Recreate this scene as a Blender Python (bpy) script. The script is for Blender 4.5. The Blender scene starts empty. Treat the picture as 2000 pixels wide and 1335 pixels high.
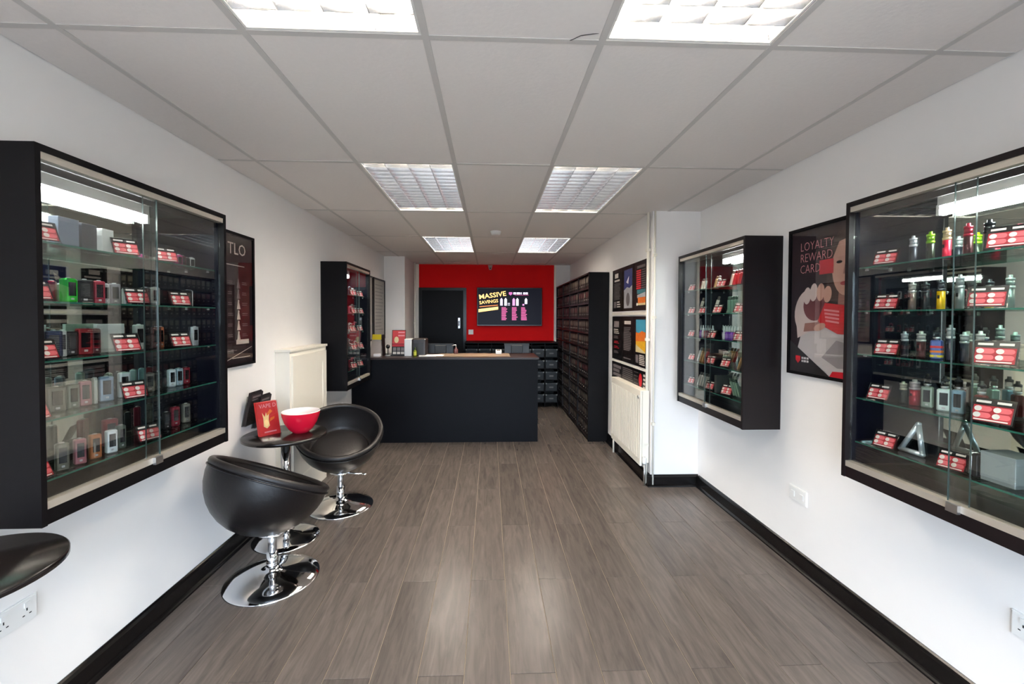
import bpy, math, random
from mathutils import Matrix, Vector
random.seed(7)
scene = bpy.context.scene
COL = scene.collection
PI = math.pi

# ------------------------------------------------------------------ camera
cam_d = bpy.data.cameras.new('camera')
cam = bpy.data.objects.new('camera', cam_d)
COL.objects.link(cam)
cam_d.sensor_width = 36.0
cam_d.lens = 839.6 / 2000 * 36.0
cam_d.shift_x = (1000 - 991.64) / 2000
cam_d.shift_y = -(667.5 - 637.9) / 2000
cam_d.clip_start = 0.02
yaw, pitch, roll = 0.0409, -0.0215, 0.003
fv = Vector((math.sin(yaw) * math.cos(pitch), math.cos(yaw) * math.cos(pitch), math.sin(pitch)))
rv = Vector((math.cos(yaw), -math.sin(yaw), 0))
uv_ = rv.cross(fv)
r2 = rv * math.cos(roll) + uv_ * math.sin(roll)
u2 = -rv * math.sin(roll) + uv_ * math.cos(roll)
cam.matrix_world = Matrix(((r2.x, u2.x, -fv.x, 0), (r2.y, u2.y, -fv.y, 0), (r2.z, u2.z, -fv.z, 1.506), (0, 0, 0, 1)))
scene.camera = cam

# ------------------------------------------------------------------ world / daylight / exposure
world = bpy.data.worlds.new('daylight')
scene.world = world
world.use_nodes = True
bg = world.node_tree.nodes['Background']
# overcast sky above the horizon, grey street below it
wn = world.node_tree; wtc = wn.nodes.new('ShaderNodeTexCoord'); wsx = wn.nodes.new('ShaderNodeSeparateXYZ'); wmr = wn.nodes.new('ShaderNodeMapRange')
wmx = wn.nodes.new('ShaderNodeMix'); wmx.data_type = 'RGBA'
wn.links.new(wtc.outputs['Generated'], wsx.inputs[0]); wn.links.new(wsx.outputs['Z'], wmr.inputs[0])
wmr.inputs[1].default_value = -0.04; wmr.inputs[2].default_value = 0.02
wn.links.new(wmr.outputs[0], wmx.inputs[0])
wmx.inputs[6].default_value = (0.185, 0.19, 0.205, 1); wmx.inputs[7].default_value = (0.68, 0.81, 1.0, 1)
wn.links.new(wmx.outputs[2], bg.inputs[0])
bg.inputs[1].default_value = 7.3
pd = bpy.data.lights.new('window_portal', 'AREA')
pd.shape = 'RECTANGLE'; pd.size = 3.0; pd.size_y = 2.05
pd.cycles.is_portal = True
po = bpy.data.objects.new('window_portal', pd)
po.location = (0.11, -1.42, 1.125)
po.rotation_euler = (PI / 2, 0, 0)
COL.objects.link(po)
vs = scene.view_settings
vs.view_transform = 'Standard'; vs.look = 'None'; vs.gamma = 1.0
vs.use_curve_mapping = False
vs.exposure = 1.35
TUBE = 31.0       # ceiling tubes
CABT = 24.0       # cabinet tubes

# ------------------------------------------------------------------ materials
def lin(c):
    return tuple((v / 255 / 12.92) if v / 255 <= 0.04045 else ((v / 255 + 0.055) / 1.055) ** 2.4 for v in c)
MATS = {}
def mat(name, rgb, rough=0.5, metal=0.0, spec=0.5, noise=0.0, nscale=20.0, bump=0.0, coat=0.0, stretch=(1, 1, 1), rand=0.0):
    if name in MATS: return MATS[name]
    m = bpy.data.materials.new(name); m.use_nodes = True
    nt = m.node_tree; b = nt.nodes['Principled BSDF']
    c = lin(rgb)
    b.inputs['Base Color'].default_value = (*c, 1)
    b.inputs['Roughness'].default_value = rough
    b.inputs['Metallic'].default_value = metal
    b.inputs['Specular IOR Level'].default_value = spec
    b.inputs['Coat Weight'].default_value = coat
    if noise or bump:
        tc = nt.nodes.new('ShaderNodeTexCoord'); mp = nt.nodes.new('ShaderNodeMapping')
        mp.inputs['Scale'].default_value = stretch
        nt.links.new(tc.outputs['Object'], mp.inputs[0])
        nz = nt.nodes.new('ShaderNodeTexNoise'); nz.inputs['Scale'].default_value = nscale
        nz.inputs['Detail'].default_value = 4
        nt.links.new(mp.outputs[0], nz.inputs['Vector'])
        if noise:
            mx = nt.nodes.new('ShaderNodeMix'); mx.data_type = 'RGBA'
            mx.inputs[6].default_value = (*[v * (1 - noise) for v in c], 1)
            mx.inputs[7].default_value = (*[min(1, v * (1 + noise)) for v in c], 1)
            nt.links.new(nz.outputs[0], mx.inputs[0]); nt.links.new(mx.outputs[2], b.inputs['Base Color'])
        if bump:
            bp = nt.nodes.new('ShaderNodeBump'); bp.inputs['Strength'].default_value = bump
            bp.inputs['Distance'].default_value = 0.002
            nt.links.new(nz.outputs[0], bp.inputs['Height']); nt.links.new(bp.outputs[0], b.inputs['Normal'])
    MATS[name] = m
    return m
def emat(name, rgb, strength):
    if name in MATS: return MATS[name]
    m = bpy.data.materials.new(name); m.use_nodes = True
    b = m.node_tree.nodes['Principled BSDF']; c = lin(rgb)
    b.inputs['Base Color'].default_value = (*[v * 0.3 for v in c], 1)
    b.inputs['Emission Color'].default_value = (*c, 1)
    b.inputs['Emission Strength'].default_value = strength
    b.inputs['Roughness'].default_value = 0.35
    MATS[name] = m
    return m
def thin_glass(name, tint, refl=1.0, rough=0.0):
    if name in MATS: return MATS[name]
    m = bpy.data.materials.new(name); m.use_nodes = True
    nt = m.node_tree; nt.nodes.clear()
    out = nt.nodes.new('ShaderNodeOutputMaterial'); mx = nt.nodes.new('ShaderNodeMixShader')
    tr = nt.nodes.new('ShaderNodeBsdfTransparent'); gl = nt.nodes.new('ShaderNodeBsdfGlossy')
    fr = nt.nodes.new('ShaderNodeFresnel'); fr.inputs[0].default_value = 1.45
    mu = nt.nodes.new('ShaderNodeMath'); mu.operation = 'MULTIPLY'; mu.inputs[1].default_value = refl
    tr.inputs[0].default_value = (*tint, 1); gl.inputs['Roughness'].default_value = rough
    nt.links.new(fr.outputs[0], mu.inputs[0]); nt.links.new(mu.outputs[0], mx.inputs[0])
    nt.links.new(tr.outputs[0], mx.inputs[1]); nt.links.new(gl.outputs[0], mx.inputs[2])
    nt.links.new(mx.outputs[0], out.inputs[0])
    MATS[name] = m
    return m

WALL = mat('wall_paint', (240, 238, 236), 0.6, noise=0.02, nscale=6, bump=0.15)
CREAM = mat('cream_paint', (238, 233, 220), 0.4, noise=0.015, nscale=9)
WHITEP = mat('white_plastic', (232, 232, 230), 0.35, noise=0.01)
RED = mat('red_wall_paint', (232, 20, 22), 0.7, spec=0.15, noise=0.04, nscale=5)
CTILE = mat('ceiling_tile', (234, 229, 225), 0.9, noise=0.03, nscale=60, bump=0.35)
CBAR = mat('ceiling_bar', (205, 202, 198), 0.6, noise=0.02)
SKIRT = mat('black_gloss_skirting', (13, 11, 11), 0.25, spec=0.35, noise=0.1)
BLACK = mat('black_laminate', (11, 9, 11), 0.5, spec=0.14, noise=0.15, nscale=30, stretch=(1, 1, 6))
NAVY = mat('black_counter_laminate', (8, 8, 13), 0.5, spec=0.12, noise=0.12, nscale=8)
BROWNBLK = mat('dark_wenge_laminate', (19, 12, 14), 0.42, spec=0.3, noise=0.2, nscale=25, stretch=(4, 4, 1))
INNER = mat('cabinet_inner_laminate', (11, 12, 26), 0.3, spec=0.07, noise=0.1)
ALU = mat('aluminium_track', (205, 198, 186), 0.4, 0.65, noise=0.03)
STEEL = mat('brushed_steel', (200, 200, 202), 0.3, 1.0, noise=0.03, nscale=60)
CHROME = mat('chrome', (225, 226, 228), 0.06, 1.0, noise=0.01)
MIRROR = mat('mirror_back', (214, 224, 216), 0.015, 1.0, noise=0.005)
LEATHER = mat('black_leatherette', (17, 14, 15), 0.34, spec=0.4, noise=0.12, nscale=60, bump=0.25)
LEATHER2 = mat('seat_leatherette', (32, 29, 29), 0.42, spec=0.4, noise=0.12, nscale=60, bump=0.3)
TABLE = mat('black_table_top', (26, 22, 21), 0.2, noise=0.1, nscale=12)
BOWLR = mat('red_glaze', (214, 22, 52), 0.22, noise=0.02)
BOWLW = mat('white_glaze', (245, 236, 232), 0.25, noise=0.01)
GLASS = thin_glass('door_glass', (0.972, 0.985, 0.978), 0.34)
SHGLASS = thin_glass('shelf_glass', (0.86, 0.95, 0.91), 0.8)
GEDGE = mat('glass_edge_green', (46, 104, 90), 0.15, noise=0.05)
DEDGE = mat('door_glass_edge', (64, 78, 76), 0.2, noise=0.05)
ACRYL = thin_glass('clear_acrylic', (0.93, 0.94, 0.94), 0.6)
POSTERG = thin_glass('picture_glazing', (0.97, 0.97, 0.97), 0.18)
PAPER = mat('white_print', (236, 232, 230), 0.6, noise=0.01)
PINK = mat('pink_print', (232, 150, 156), 0.6, noise=0.01)
REDP = mat('red_print', (206, 24, 42), 0.45, noise=0.02)
DARKP = mat('dark_print', (34, 28, 30), 0.4, noise=0.05)
GREYP = mat('grey_print', (120, 112, 112), 0.6, noise=0.02)
CARDBLK = mat('black_card', (15, 15, 17), 0.4, spec=0.3, noise=0.03)
TUBEM = emat('fluorescent_tube', (255, 240, 222), TUBE)
CABTUBE = emat('cabinet_tube', (252, 255, 255), CABT)

def C(rgb, rough=0.35, metal=0.0):
    return mat('paint_%d_%d_%d_%d' % (*rgb, int(metal * 10)), rgb, rough, metal, noise=0.03)

# ------------------------------------------------------------------ mesh builder
class MB:
    def __init__(s): s.v = []; s.f = []; s.mi = []; s.sm = []; s.m = 0; s.smooth = False
    def add(s, verts, faces):
        o = len(s.v); s.v += [tuple(v) for v in verts]
        for f in faces: s.f.append([o + i for i in f]); s.mi.append(s.m); s.sm.append(s.smooth)
        return s
    def box(s, x0, x1, y0, y1, z0, z1):
        v = [(x, y, z) for z in (z0, z1) for y in (y0, y1) for x in (x0, x1)]
        return s.add(v, [(0, 2, 3, 1), (4, 5, 7, 6), (0, 1, 5, 4), (1, 3, 7, 5), (3, 2, 6, 7), (2, 0, 4, 6)])
    def rbox(s, x0, x1, y0, y1, z0, z1, r=0.004, n=3):
        """box with rounded vertical edges and a small chamfer at the top and bottom"""
        def ring(z, ins):
            o = []
            for cx, cy, a0 in ((x1 - r, y1 - r, 0), (x0 + r, y1 - r, 90), (x0 + r, y0 + r, 180), (x1 - r, y0 + r, 270)):
                for i in range(n + 1):
                    a = math.radians(a0 + 90 * i / n); o.append((cx + (r - ins) * math.cos(a), cy + (r - ins) * math.sin(a), z))
            return o
        c = min(r * 0.6, (z1 - z0) * 0.3)
        rs = [ring(z0, c), ring(z0 + c, 0), ring(z1 - c, 0), ring(z1, c)]
        k = len(rs[0]); v = sum(rs, []); f = [tuple(range(k - 1, -1, -1)), tuple(range(3 * k, 4 * k))]
        for j in range(3):
            for i in range(k): f.append((j * k + i, j * k + (i + 1) % k, (j + 1) * k + (i + 1) % k, (j + 1) * k + i))
        return s.add(v, f)
    def lathe(s, prof, cx=0, cy=0, n=24, z=0, cap=True):
        k = len(prof); v = []
        for r, h in prof:
            for i in range(n): a = 2 * PI * i / n; v.append((cx + r * math.cos(a), cy + r * math.sin(a), z + h))
        f = []
        for j in range(k - 1):
            for i in range(n): f.append((j * n + i, j * n + (i + 1) % n, (j + 1) * n + (i + 1) % n, (j + 1) * n + i))
        if cap: f.append(tuple(range(n - 1, -1, -1))); f.append(tuple(range((k - 1) * n, k * n)))
        return s.add(v, f)
    def tube(s, p, q, r, n=12):
        p, q = Vector(p), Vector(q); d = (q - p).normalized()
        a = d.orthogonal().normalized(); b = d.cross(a); v = []
        for c in (p, q):
            for i in range(n): t = 2 * PI * i / n; v.append(c + a * (r * math.cos(t)) + b * (r * math.sin(t)))
        f = [tuple(range(n - 1, -1, -1)), tuple(range(n, 2 * n))] + [(i, (i + 1) % n, n + (i + 1) % n, n + i) for i in range(n)]
        return s.add(v, f)
    def path(s, pts, r, n=8):
        for a, b in zip(pts, pts[1:]): s.tube(a, b, r, n)
        return s
    def prism(s, poly, a, b, fn):
        """extrude a 2D polygon between a and b; fn(u,v,w)->xyz"""
        k = len(poly); v = [fn(u, w, a) for u, w in poly] + [fn(u, w, b) for u, w in poly]
        return s.add(v, [tuple(range(k - 1, -1, -1)), tuple(range(k, 2 * k))] + [(i, (i + 1) % k, k + (i + 1) % k, k + i) for i in range(k)])
    def torus(s, R, r, n=40, m=10, fn=lambda p: p):
        v = []
        for i in range(n):
            a = 2 * PI * i / n
            for j in range(m):
                b = 2 * PI * j / m; q = R + r * math.cos(b)
                v.append(fn((q * math.cos(a), q * math.sin(a), r * math.sin(b))))
        return s.add(v, [(i * m + j, ((i + 1) % n) * m + j, ((i + 1) % n) * m + (j + 1) % m, i * m + (j + 1) % m) for i in range(n) for j in range(m)])
    def map(s, fn): s.v = [tuple(fn(p)) for p in s.v]; return s
    def build(s, name, mats, parent=None, loc=None):
        if not isinstance(mats, (list, tuple)): mats = [mats]
        o = ORG.get(parent, (0, 0, 0)) if parent else (loc or (0, 0, 0))
        me = bpy.data.meshes.new(name)
        me.from_pydata([(x - o[0], y - o[1], z - o[2]) for x, y, z in s.v], [], s.f)
        for m in mats: me.materials.append(m)
        for p, i, sm in zip(me.polygons, s.mi, s.sm): p.material_index = i; p.use_smooth = sm
        me.update()
        ob = bpy.data.objects.new(name, me); COL.objects.link(ob)
        if parent: ob.parent = parent; ORG[ob] = o
        else:
            ob.location = o; ORG[ob] = o
        return ob
ORG = {}
def smooth(mb): mb.smooth = True; return mb
def B(*a): return MB().box(*a)
def tag(o, label, cat, group=None):
    o['label'] = label; o['category'] = cat
    if group: o['group'] = group
    return o
def thing(name, label, cat, loc, group=None, local=False, rz=0.0):
    e = bpy.data.objects.new(name, None); COL.objects.link(e); e.empty_display_size = 0.05
    e.location = loc; e.rotation_euler = (0, 0, rz)
    ORG[e] = (0, 0, 0) if local else tuple(loc)
    return tag(e, label, cat, group)
def struct(name, mb, mats):
    o = mb.build(name, mats); o['kind'] = 'structure'; return o
def dup(ob, parent=None):
    c = ob.copy(); COL.objects.link(c); c.parent = parent
    for ch in list(ob.children): dup(ch, c)
    return c
def piece(src, parent, loc):
    c = src.copy(); COL.objects.link(c); c.parent = parent; c.location = loc; return c

# printing helpers: flat print laid on a plane with origin O and axes U, V, normal N
class Print:
    def __init__(s, O, U, V, N): s.O, s.U, s.V, s.N = map(Vector, (O, U, V, N)); s.mb = MB(); s.mats = []
    def P(s, u, v, k=1): return s.O + s.U * u + s.V * v + s.N * (0.0007 * k)
    def setm(s, m):
        if m not in s.mats: s.mats.append(m)
        s.mb.m = s.mats.index(m)
    def poly(s, pts, m, k=1):
        s.setm(m); s.mb.add([s.P(u, v, k) for u, v in pts], [tuple(range(len(pts)))]); return s
    def rect(s, u0, u1, v0, v1, m, k=1): return s.poly([(u0, v0), (u1, v0), (u1, v1), (u0, v1)], m, k)
    def ell(s, u, v, a, b, m, k=1, n=20, rot=0):
        c, d = math.cos(rot), math.sin(rot)
        return s.poly([(u + a * math.cos(t) * c - b * math.sin(t) * d, v + a * math.cos(t) * d + b * math.sin(t) * c) for t in [2 * PI * i / n for i in range(n)]], m, k)
    def lines(s, u0, u1, v1, n, pitch, h, m, k=1, jit=0.3):
        for i in range(n):
            s.rect(u0, u0 + (u1 - u0) * (1 - jit * random.random()), v1 - i * pitch - h, v1 - i * pitch, m, k)
        return s
    def text(s, t, u, v, size, m, k=2, rot=0.0, sx=1.0, bold=0.0):
        cu = bpy.data.curves.new('t', 'FONT'); cu.body = t; cu.size = size; cu.offset = bold; cu.resolution_u = 2
        ob = bpy.data.objects.new('t', cu); COL.objects.link(ob)
        me = bpy.data.meshes.new_from_object(ob.evaluated_get(bpy.context.evaluated_depsgraph_get()))
        s.setm(m); c, d = math.cos(rot), math.sin(rot)
        s.mb.add([s.P(u + x.co.x * sx * c - x.co.y * d, v + x.co.x * sx * d + x.co.y * c, k) for x in me.vertices], [tuple(p.vertices) for p in me.polygons])
        bpy.data.objects.remove(ob); bpy.data.curves.remove(cu); bpy.data.meshes.remove(me)
        return s
    def build(s, name, parent): return s.mb.build(name, s.mats, parent)

# ------------------------------------------------------------------ room shell
XL, XR, XF, YJ, YB, YN, CE, H = -1.65, 1.87, 1.44, 3.77, 7.75, -1.40, 2.45, 2.64
WOOD = bpy.data.materials.new('laminate_plank'); WOOD.use_nodes = True
nt = WOOD.node_tree; b = nt.nodes['Principled BSDF']
geo = nt.nodes.new('ShaderNodeNewGeometry'); mp = nt.nodes.new('ShaderNodeMapping'); mp.inputs['Scale'].default_value = (16, 1.6, 1)
oi = nt.nodes.new('ShaderNodeObjectInfo'); ad = nt.nodes.new('ShaderNodeVectorMath'); ad.operation = 'ADD'
cx = nt.nodes.new('ShaderNodeCombineXYZ')
nt.links.new(oi.outputs['Random'], cx.inputs[2]); sc_ = nt.nodes.new('ShaderNodeVectorMath'); sc_.operation = 'SCALE'; sc_.inputs['Scale'].default_value = 30
nt.links.new(cx.outputs[0], sc_.inputs[0]); nt.links.new(geo.outputs['Position'], mp.inputs[0])
nt.links.new(mp.outputs[0], ad.inputs[0]); nt.links.new(sc_.outputs[0], ad.inputs[1])
nz = nt.nodes.new('ShaderNodeTexNoise'); nz.inputs['Scale'].default_value = 2.2; nz.inputs['Detail'].default_value = 7; nz.inputs['Roughness'].default_value = 0.62; nz.inputs['Distortion'].default_value = 0.8
nt.links.new(ad.outputs[0], nz.inputs['Vector'])
cr = nt.nodes.new('ShaderNodeValToRGB'); e = cr.color_ramp.elements
e[0].position = 0.25; e[0].color = (*lin((75, 69, 66)), 1); e[1].position = 0.78; e[1].color = (*lin((106, 98, 92)), 1)
nt.links.new(nz.outputs[0], cr.inputs[0])
hs = nt.nodes.new('ShaderNodeHueSaturation'); mr = nt.nodes.new('ShaderNodeMapRange'); mr.inputs[3].default_value = 0.86; mr.inputs[4].default_value = 1.12
nt.links.new(oi.outputs['Random'], mr.inputs[0]); nt.links.new(mr.outputs[0], hs.inputs['Value'])
nt.links.new(cr.outputs[0], hs.inputs['Color']); nt.links.new(hs.outputs[0], b.inputs['Base Color'])
b.inputs['Roughness'].default_value = 0.25
b.inputs['Specular IOR Level'].default_value = 0.3
bp = nt.nodes.new('ShaderNodeBump'); bp.inputs['Strength'].default_value = 0.12; bp.inputs['Distance'].default_value = 0.001
nt.links.new(nz.outputs[0], bp.inputs['Height']); nt.links.new(bp.outputs[0], b.inputs['Normal'])
SEAM = mat('plank_joint', (150, 134, 112), 0.6, noise=0.05)

floor = struct('floor', B(XL - 0.1, XR + 0.1, YN - 0.1, YB + 0.1, -0.12, -0.0035), SEAM)
PW, PL = 0.1947, 1.31
def plank(x0, x1, y0, y1):
    g, c = 0.0013, 0.0012
    x0 += g; x1 -= g; y0 += g * 0.8; y1 -= g * 0.8
    m = MB()
    m.add([(x0, y0, -.004), (x1, y0, -.004), (x1, y1, -.004), (x0, y1, -.004), (x0, y0, -.0012), (x1, y0, -.0012), (x1, y1, -.0012), (x0, y1, -.0012),
           (x0 + c, y0 + c, 0), (x1 - c, y0 + c, 0), (x1 - c, y1 - c, 0), (x0 + c, y1 - c, 0)],
          [(0, 3, 2, 1), (0, 1, 5, 4), (1, 2, 6, 5), (2, 3, 7, 6), (3, 0, 4, 7), (4, 5, 9, 8), (5, 6, 10, 9), (6, 7, 11, 10), (7, 4, 8, 11), (8, 9, 10, 11)])
    m.build('plank', WOOD, floor)
for k in range(-6, 13):
    xa = -0.496 + PW * k; xb = xa + PW
    xa_, xb_ = max(xa, XL), min(xb, XR)
    if xb_ - xa_ < 0.02: continue
    off = 2.44 if k % 2 == 0 else 1.785
    ys = [off + PL * j for j in range(-4, 6)]
    ys = [YN] + [y for y in ys if YN + 0.05 < y < YB - 0.05] + [YB]
    for ya, yb in zip(ys, ys[1:]): plank(xa_, xb_, ya, yb)

struct('wall_left', B(XL - 0.12, XL, YN - 0.12, YB + 0.12, 0, H), WALL)
struct('wall_right', B(XR, XR + 0.12, YN - 0.12, YJ, 0, H), WALL)
struct('wall_right_far', B(XF, XR + 0.12, YJ, YB + 0.12, 0, H), WALL)
struct('wall_back', B(-1.27, 1.15, YB, YB + 0.12, 0, H), RED)
struct('wall_back_right', B(1.15, XF, YB - 0.012, YB + 0.12, 0, H), WALL)
struct('wall_column', B(XL, -1.33, 6.77, YB + 0.12, 0, H), WALL)
struct('trim_1', B(-1.33, -1.27, YB - 0.02, YB + 0.12, 0, H), CREAM)
struct('trim_2', B(1.15, 1.185, YB - 0.045, YB - 0.012, 0, CE), CREAM)
WB, WTP = 0.1, 2.15   # shop window: sill near the floor
wf = MB().box(XL, XR, YN - 0.12, YN, 0, WB).box(XL, XR, YN - 0.12, YN, WTP, H).box(XL, -1.39, YN - 0.12, YN, WB, WTP).box(1.61, XR, YN - 0.12, YN, WB, WTP)
struct('wall_front', wf, WALL)
w1 = struct('window_1', MB().box(-1.39, 1.61, YN - 0.09, YN - 0.03, WB, WB + 0.06).box(-1.39, 1.61, YN - 0.09, YN - 0.03, WTP - 0.06, WTP), BLACK)
for x in (-1.39, -0.4, 0.6, 1.55):
    B(x, x + 0.06, YN - 0.09, YN - 0.03, WB + 0.06, WTP - 0.06).build('mullion', BLACK, w1)
for x0, x1 in ((-1.33, -0.4), (-0.34, 0.6), (0.66, 1.55)):
    B(x0, x1, YN - 0.063, YN - 0.057, WB + 0.06, WTP - 0.06).build('pane', GLASS, w1)

def skirting(name, a, b, n):
    """skirting board with a quadrant bead; a,b wall line ends (x,y), n room-side normal"""
    d = Vector((b[0] - a[0], b[1] - a[1], 0)); N = Vector((n[0], n[1], 0))
    prof = [(0, 0), (0.034, 0), (0.032, 0.008), (0.026, 0.015), (0.018, 0.019), (0.017, 0.085), (0.011, 0.098), (0.004, 0.104), (0, 0.104)]
    m = MB(); A = Vector((a[0], a[1], 0))
    m.prism(prof, 0, 1, lambda u, v, w: A + d * w + N * u + Vector((0, 0, v)))
    return struct(name, m, SKIRT)
skirting('baseboard_left', (XL, YN), (XL, 3.362), (1, 0))
skirting('baseboard_left_far', (XL, 4.10), (XL, 5.17), (1, 0))
skirting('baseboard_right', (XR, YN), (XR, YJ - 0.034), (-1, 0))
skirting('baseboard_return', (XF - 0.034, YJ), (XR, YJ), (0, -1))
skirting('baseboard_right_far', (XF, YJ), (XF, 5.15), (-1, 0))

# ceiling: slab, grid bars and lay-in tiles
ceil = struct('ceiling', B(XL - 0.12, XR + 0.12, YN - 0.12, YB + 0.12, H, H + 0.1), CTILE)
GX = [-0.22 + 0.6 * i for i in range(-2, 4)]
GY = [1.484 + 1.2 * j for j in range(-2, 6)]
for x in GX:
    B(x - 0.012, x + 0.012, YN, YB if x < XF else YJ, CE, CE + 0.03).build('ceiling_bar', CBAR, ceil)
xs = [XL] + GX + [XR]; ys = [YN] + GY + [YB]
for y in GY:
    for x0, x1 in zip(xs, xs[1:]):
        if y > YJ: x1 = min(x1, XF)
        if x1 - x0 < 0.05: continue
        B(x0 + 0.012, x1 - 0.012, y - 0.012, y + 0.012, CE + 0.0005, CE + 0.03).build('ceiling_cross_bar', CBAR, ceil)
LIGHTS = [(x, y) for y in (0.284, 2.684, 5.084) for x in (-0.82, 0.38)]
for j, (y0, y1) in enumerate(zip(ys, ys[1:])):
    for x0, x1 in zip(xs, xs[1:]):
        if any(abs(x0 - lx) < 0.01 and abs(y0 - ly) < 0.01 for lx, ly in LIGHTS): continue
        xe = x1
        if y0 > YJ - 0.3: xe = min(x1, XF)
        if xe - x0 < 0.05: continue
        B(x0 + 0.004, xe - 0.004, y0 + 0.004, y1 - 0.004, CE + 0.0022 + random.random() * 0.001, CE + 0.018).build('ceiling_tile', CTILE, ceil)
# little bit of tile beside the boxed-out wall
B(1.584, XR - 0.004, 2.688, YJ - 0.002, CE + 0.0035, CE + 0.0045).build('ceiling_tile', CTILE, ceil)

# recessed louvre luminaires
LOUV = mat('louvre_aluminium', (214, 216, 219), 0.17, 1.0, noise=0.02)
PAN = mat('luminaire_frame', (236, 236, 232), 0.4, 0.0, noise=0.01)
REFL = mat('luminaire_reflector', (206, 206, 204), 0.16, 1.0, noise=0.01)
def luminaire():
    t = thing('ceiling_light', '', 'ceiling light', (0, 0, 0), 'louvred ceiling lights', local=True)
    x0, x1, y0, y1 = 0.013, 0.587, 0.013, 1.187
    fr = MB()
    for a in ((x0, x0 + 0.008, y0, y1), (x1 - 0.008, x1, y0, y1), (x0 + 0.008, x1 - 0.008, y0, y0 + 0.008), (x0 + 0.008, x1 - 0.008, y1 - 0.008, y1)):
        fr.m = 0; fr.box(a[0], a[1], a[2], a[3], 0.004, 0.012); fr.m = 1; fr.box(a[0], a[1], a[2], a[3], 0.012, 0.125)
    fr.build('frame', [PAN, REFL], t)
    B(x0, x1, y0, y1, 0.125, 0.135).build('reflector_pan', REFL, t)
    n = 4; w = (x1 - x0 - 0.016) / n
    for i in range(n):
        c = x0 + 0.008 + w * (i + 0.5)
        smooth(MB()).tube((c, y0 + 0.02, 0.088), (c, y1 - 0.02, 0.088), 0.013, 12).build('fluorescent_tube', TUBEM, t)
    for i in range(n + 1):
        c = x0 + 0.008 + w * i
        k = max(x0 + 0.008, c - 0.010); q = min(x1 - 0.008, c + 0.010)
        m = MB(); m.add([(c - .0012, y0 + .01, .006), (c + .0012, y0 + .01, .006), (q, y0 + .01, .062), (k, y0 + .01, .062),
                         (c - .0012, y1 - .01, .006), (c + .0012, y1 - .01, .006), (q, y1 - .01, .062), (k, y1 - .01, .062)],
                        [(0, 1, 2, 3), (7, 6, 5, 4), (0, 4, 5, 1), (1, 5, 6, 2), (2, 6, 7, 3), (3, 7, 4, 0)])
        m.build('louvre_rail', LOUV, t)
    for i in range(1, 15):
        c = y0 + 0.01 + (y1 - y0 - 0.02) * i / 15
        m = MB(); m.add([(x0 + .008, c - .001, .007), (x0 + .008, c + .001, .007), (x0 + .008, c + .007, .055), (x0 + .008, c - .007, .055),
                         (x1 - .008, c - .001, .007), (x1 - .008, c + .001, .007), (x1 - .008, c + .007, .055), (x1 - .008, c - .007, .055)],
                        [(3, 2, 1, 0), (4, 5, 6, 7), (0, 1, 5, 4), (1, 2, 6, 5), (2, 3, 7, 6), (3, 0, 4, 7)])
        m.build('louvre_blade', LOUV, t)
    return t
lum = luminaire()
LL = {0: 'near camera, left of pair', 1: 'near camera, right of pair', 2: 'in the middle pair, left one',
      3: 'in the middle pair, right one', 4: 'over the counter, left of far pair', 5: 'over the counter, right of far pair'}
for i, (x, y) in enumerate(LIGHTS):
    o = lum if i == 0 else dup(lum)
    o.location = (x, y, CE)
    o['label'] = 'lit recessed ceiling light with silver louvres ' + LL[i]

# smoke detector, sensor, wire
t = thing('smoke_detector', 'round white smoke detector on the ceiling between the far lights', 'smoke detector', (0.06, 4.75, CE))
smooth(MB()).lathe([(0.03, -0.042), (0.045, -0.036), (0.052, -0.02), (0.052, 0.008)], 0.06, 4.75, 24, CE).build('cover', WHITEP, t)
smooth(MB()).lathe([(0.058, -0.008), (0.058, 0.009)], 0.06, 4.75, 24, CE).build('base', WHITEP, t)
t = thing('motion_sensor', 'small white motion sensor high on the red wall', 'sensor', (-0.0, YB, 2.40))
MB().prism([(-0.04, 0.03), (0.04, 0.03), (0.02, -0.05), (-0.02, -0.05)], 0, -0.045, lambda u, v, w: (u, YB + w, 2.41 + v)).build('housing', C((170, 150, 140)), t)
B(-0.012, 0.012, YB - 0.048, YB - 0.044, 2.375, 2.395).build('lens', CARDBLK, t)
tag(smooth(MB()).path([(0.36, 1.44, CE + 0.004), (0.30, 1.445, CE - 0.003), (0.275, 1.462, CE - 0.006), (0.27, 1.475, CE + 0.0)], 0.0014).build('ceiling_wire', C((60, 58, 56))),
    'short loose dark wire hanging from the ceiling by a light', 'wire')

# ------------------------------------------------------------------ back wall: door, screen, switch
d1 = struct('door_1', B(-1.21, -0.48, YB - 0.025, YB + 0.01, 0.005, 1.985), mat('black_door_paint', (6, 6, 10), 0.5, spec=0.2, noise=0.1))
m = MB().box(-1.27, -1.21, YB - 0.035, YB, 0, 2.035).box(-0.48, -0.425, YB - 0.035, YB, 0, 2.035).box(-1.21, -0.48, YB - 0.035, YB, 1.985, 2.035)
m.build('door_frame', SKIRT, d1)
MB().rbox(-0.575, -0.535, YB - 0.034, YB - 0.025, 1.31, 1.50, 0.004).build('handle_plate', STEEL, d1)
smooth(MB()).path([(-0.555, YB - 0.033, 1.44), (-0.555, YB - 0.07, 1.44), (-0.555, YB - 0.07, 1.36), (-0.555, YB - 0.033, 1.36)], 0.009, 10).build('door_handle', STEEL, d1)

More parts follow.
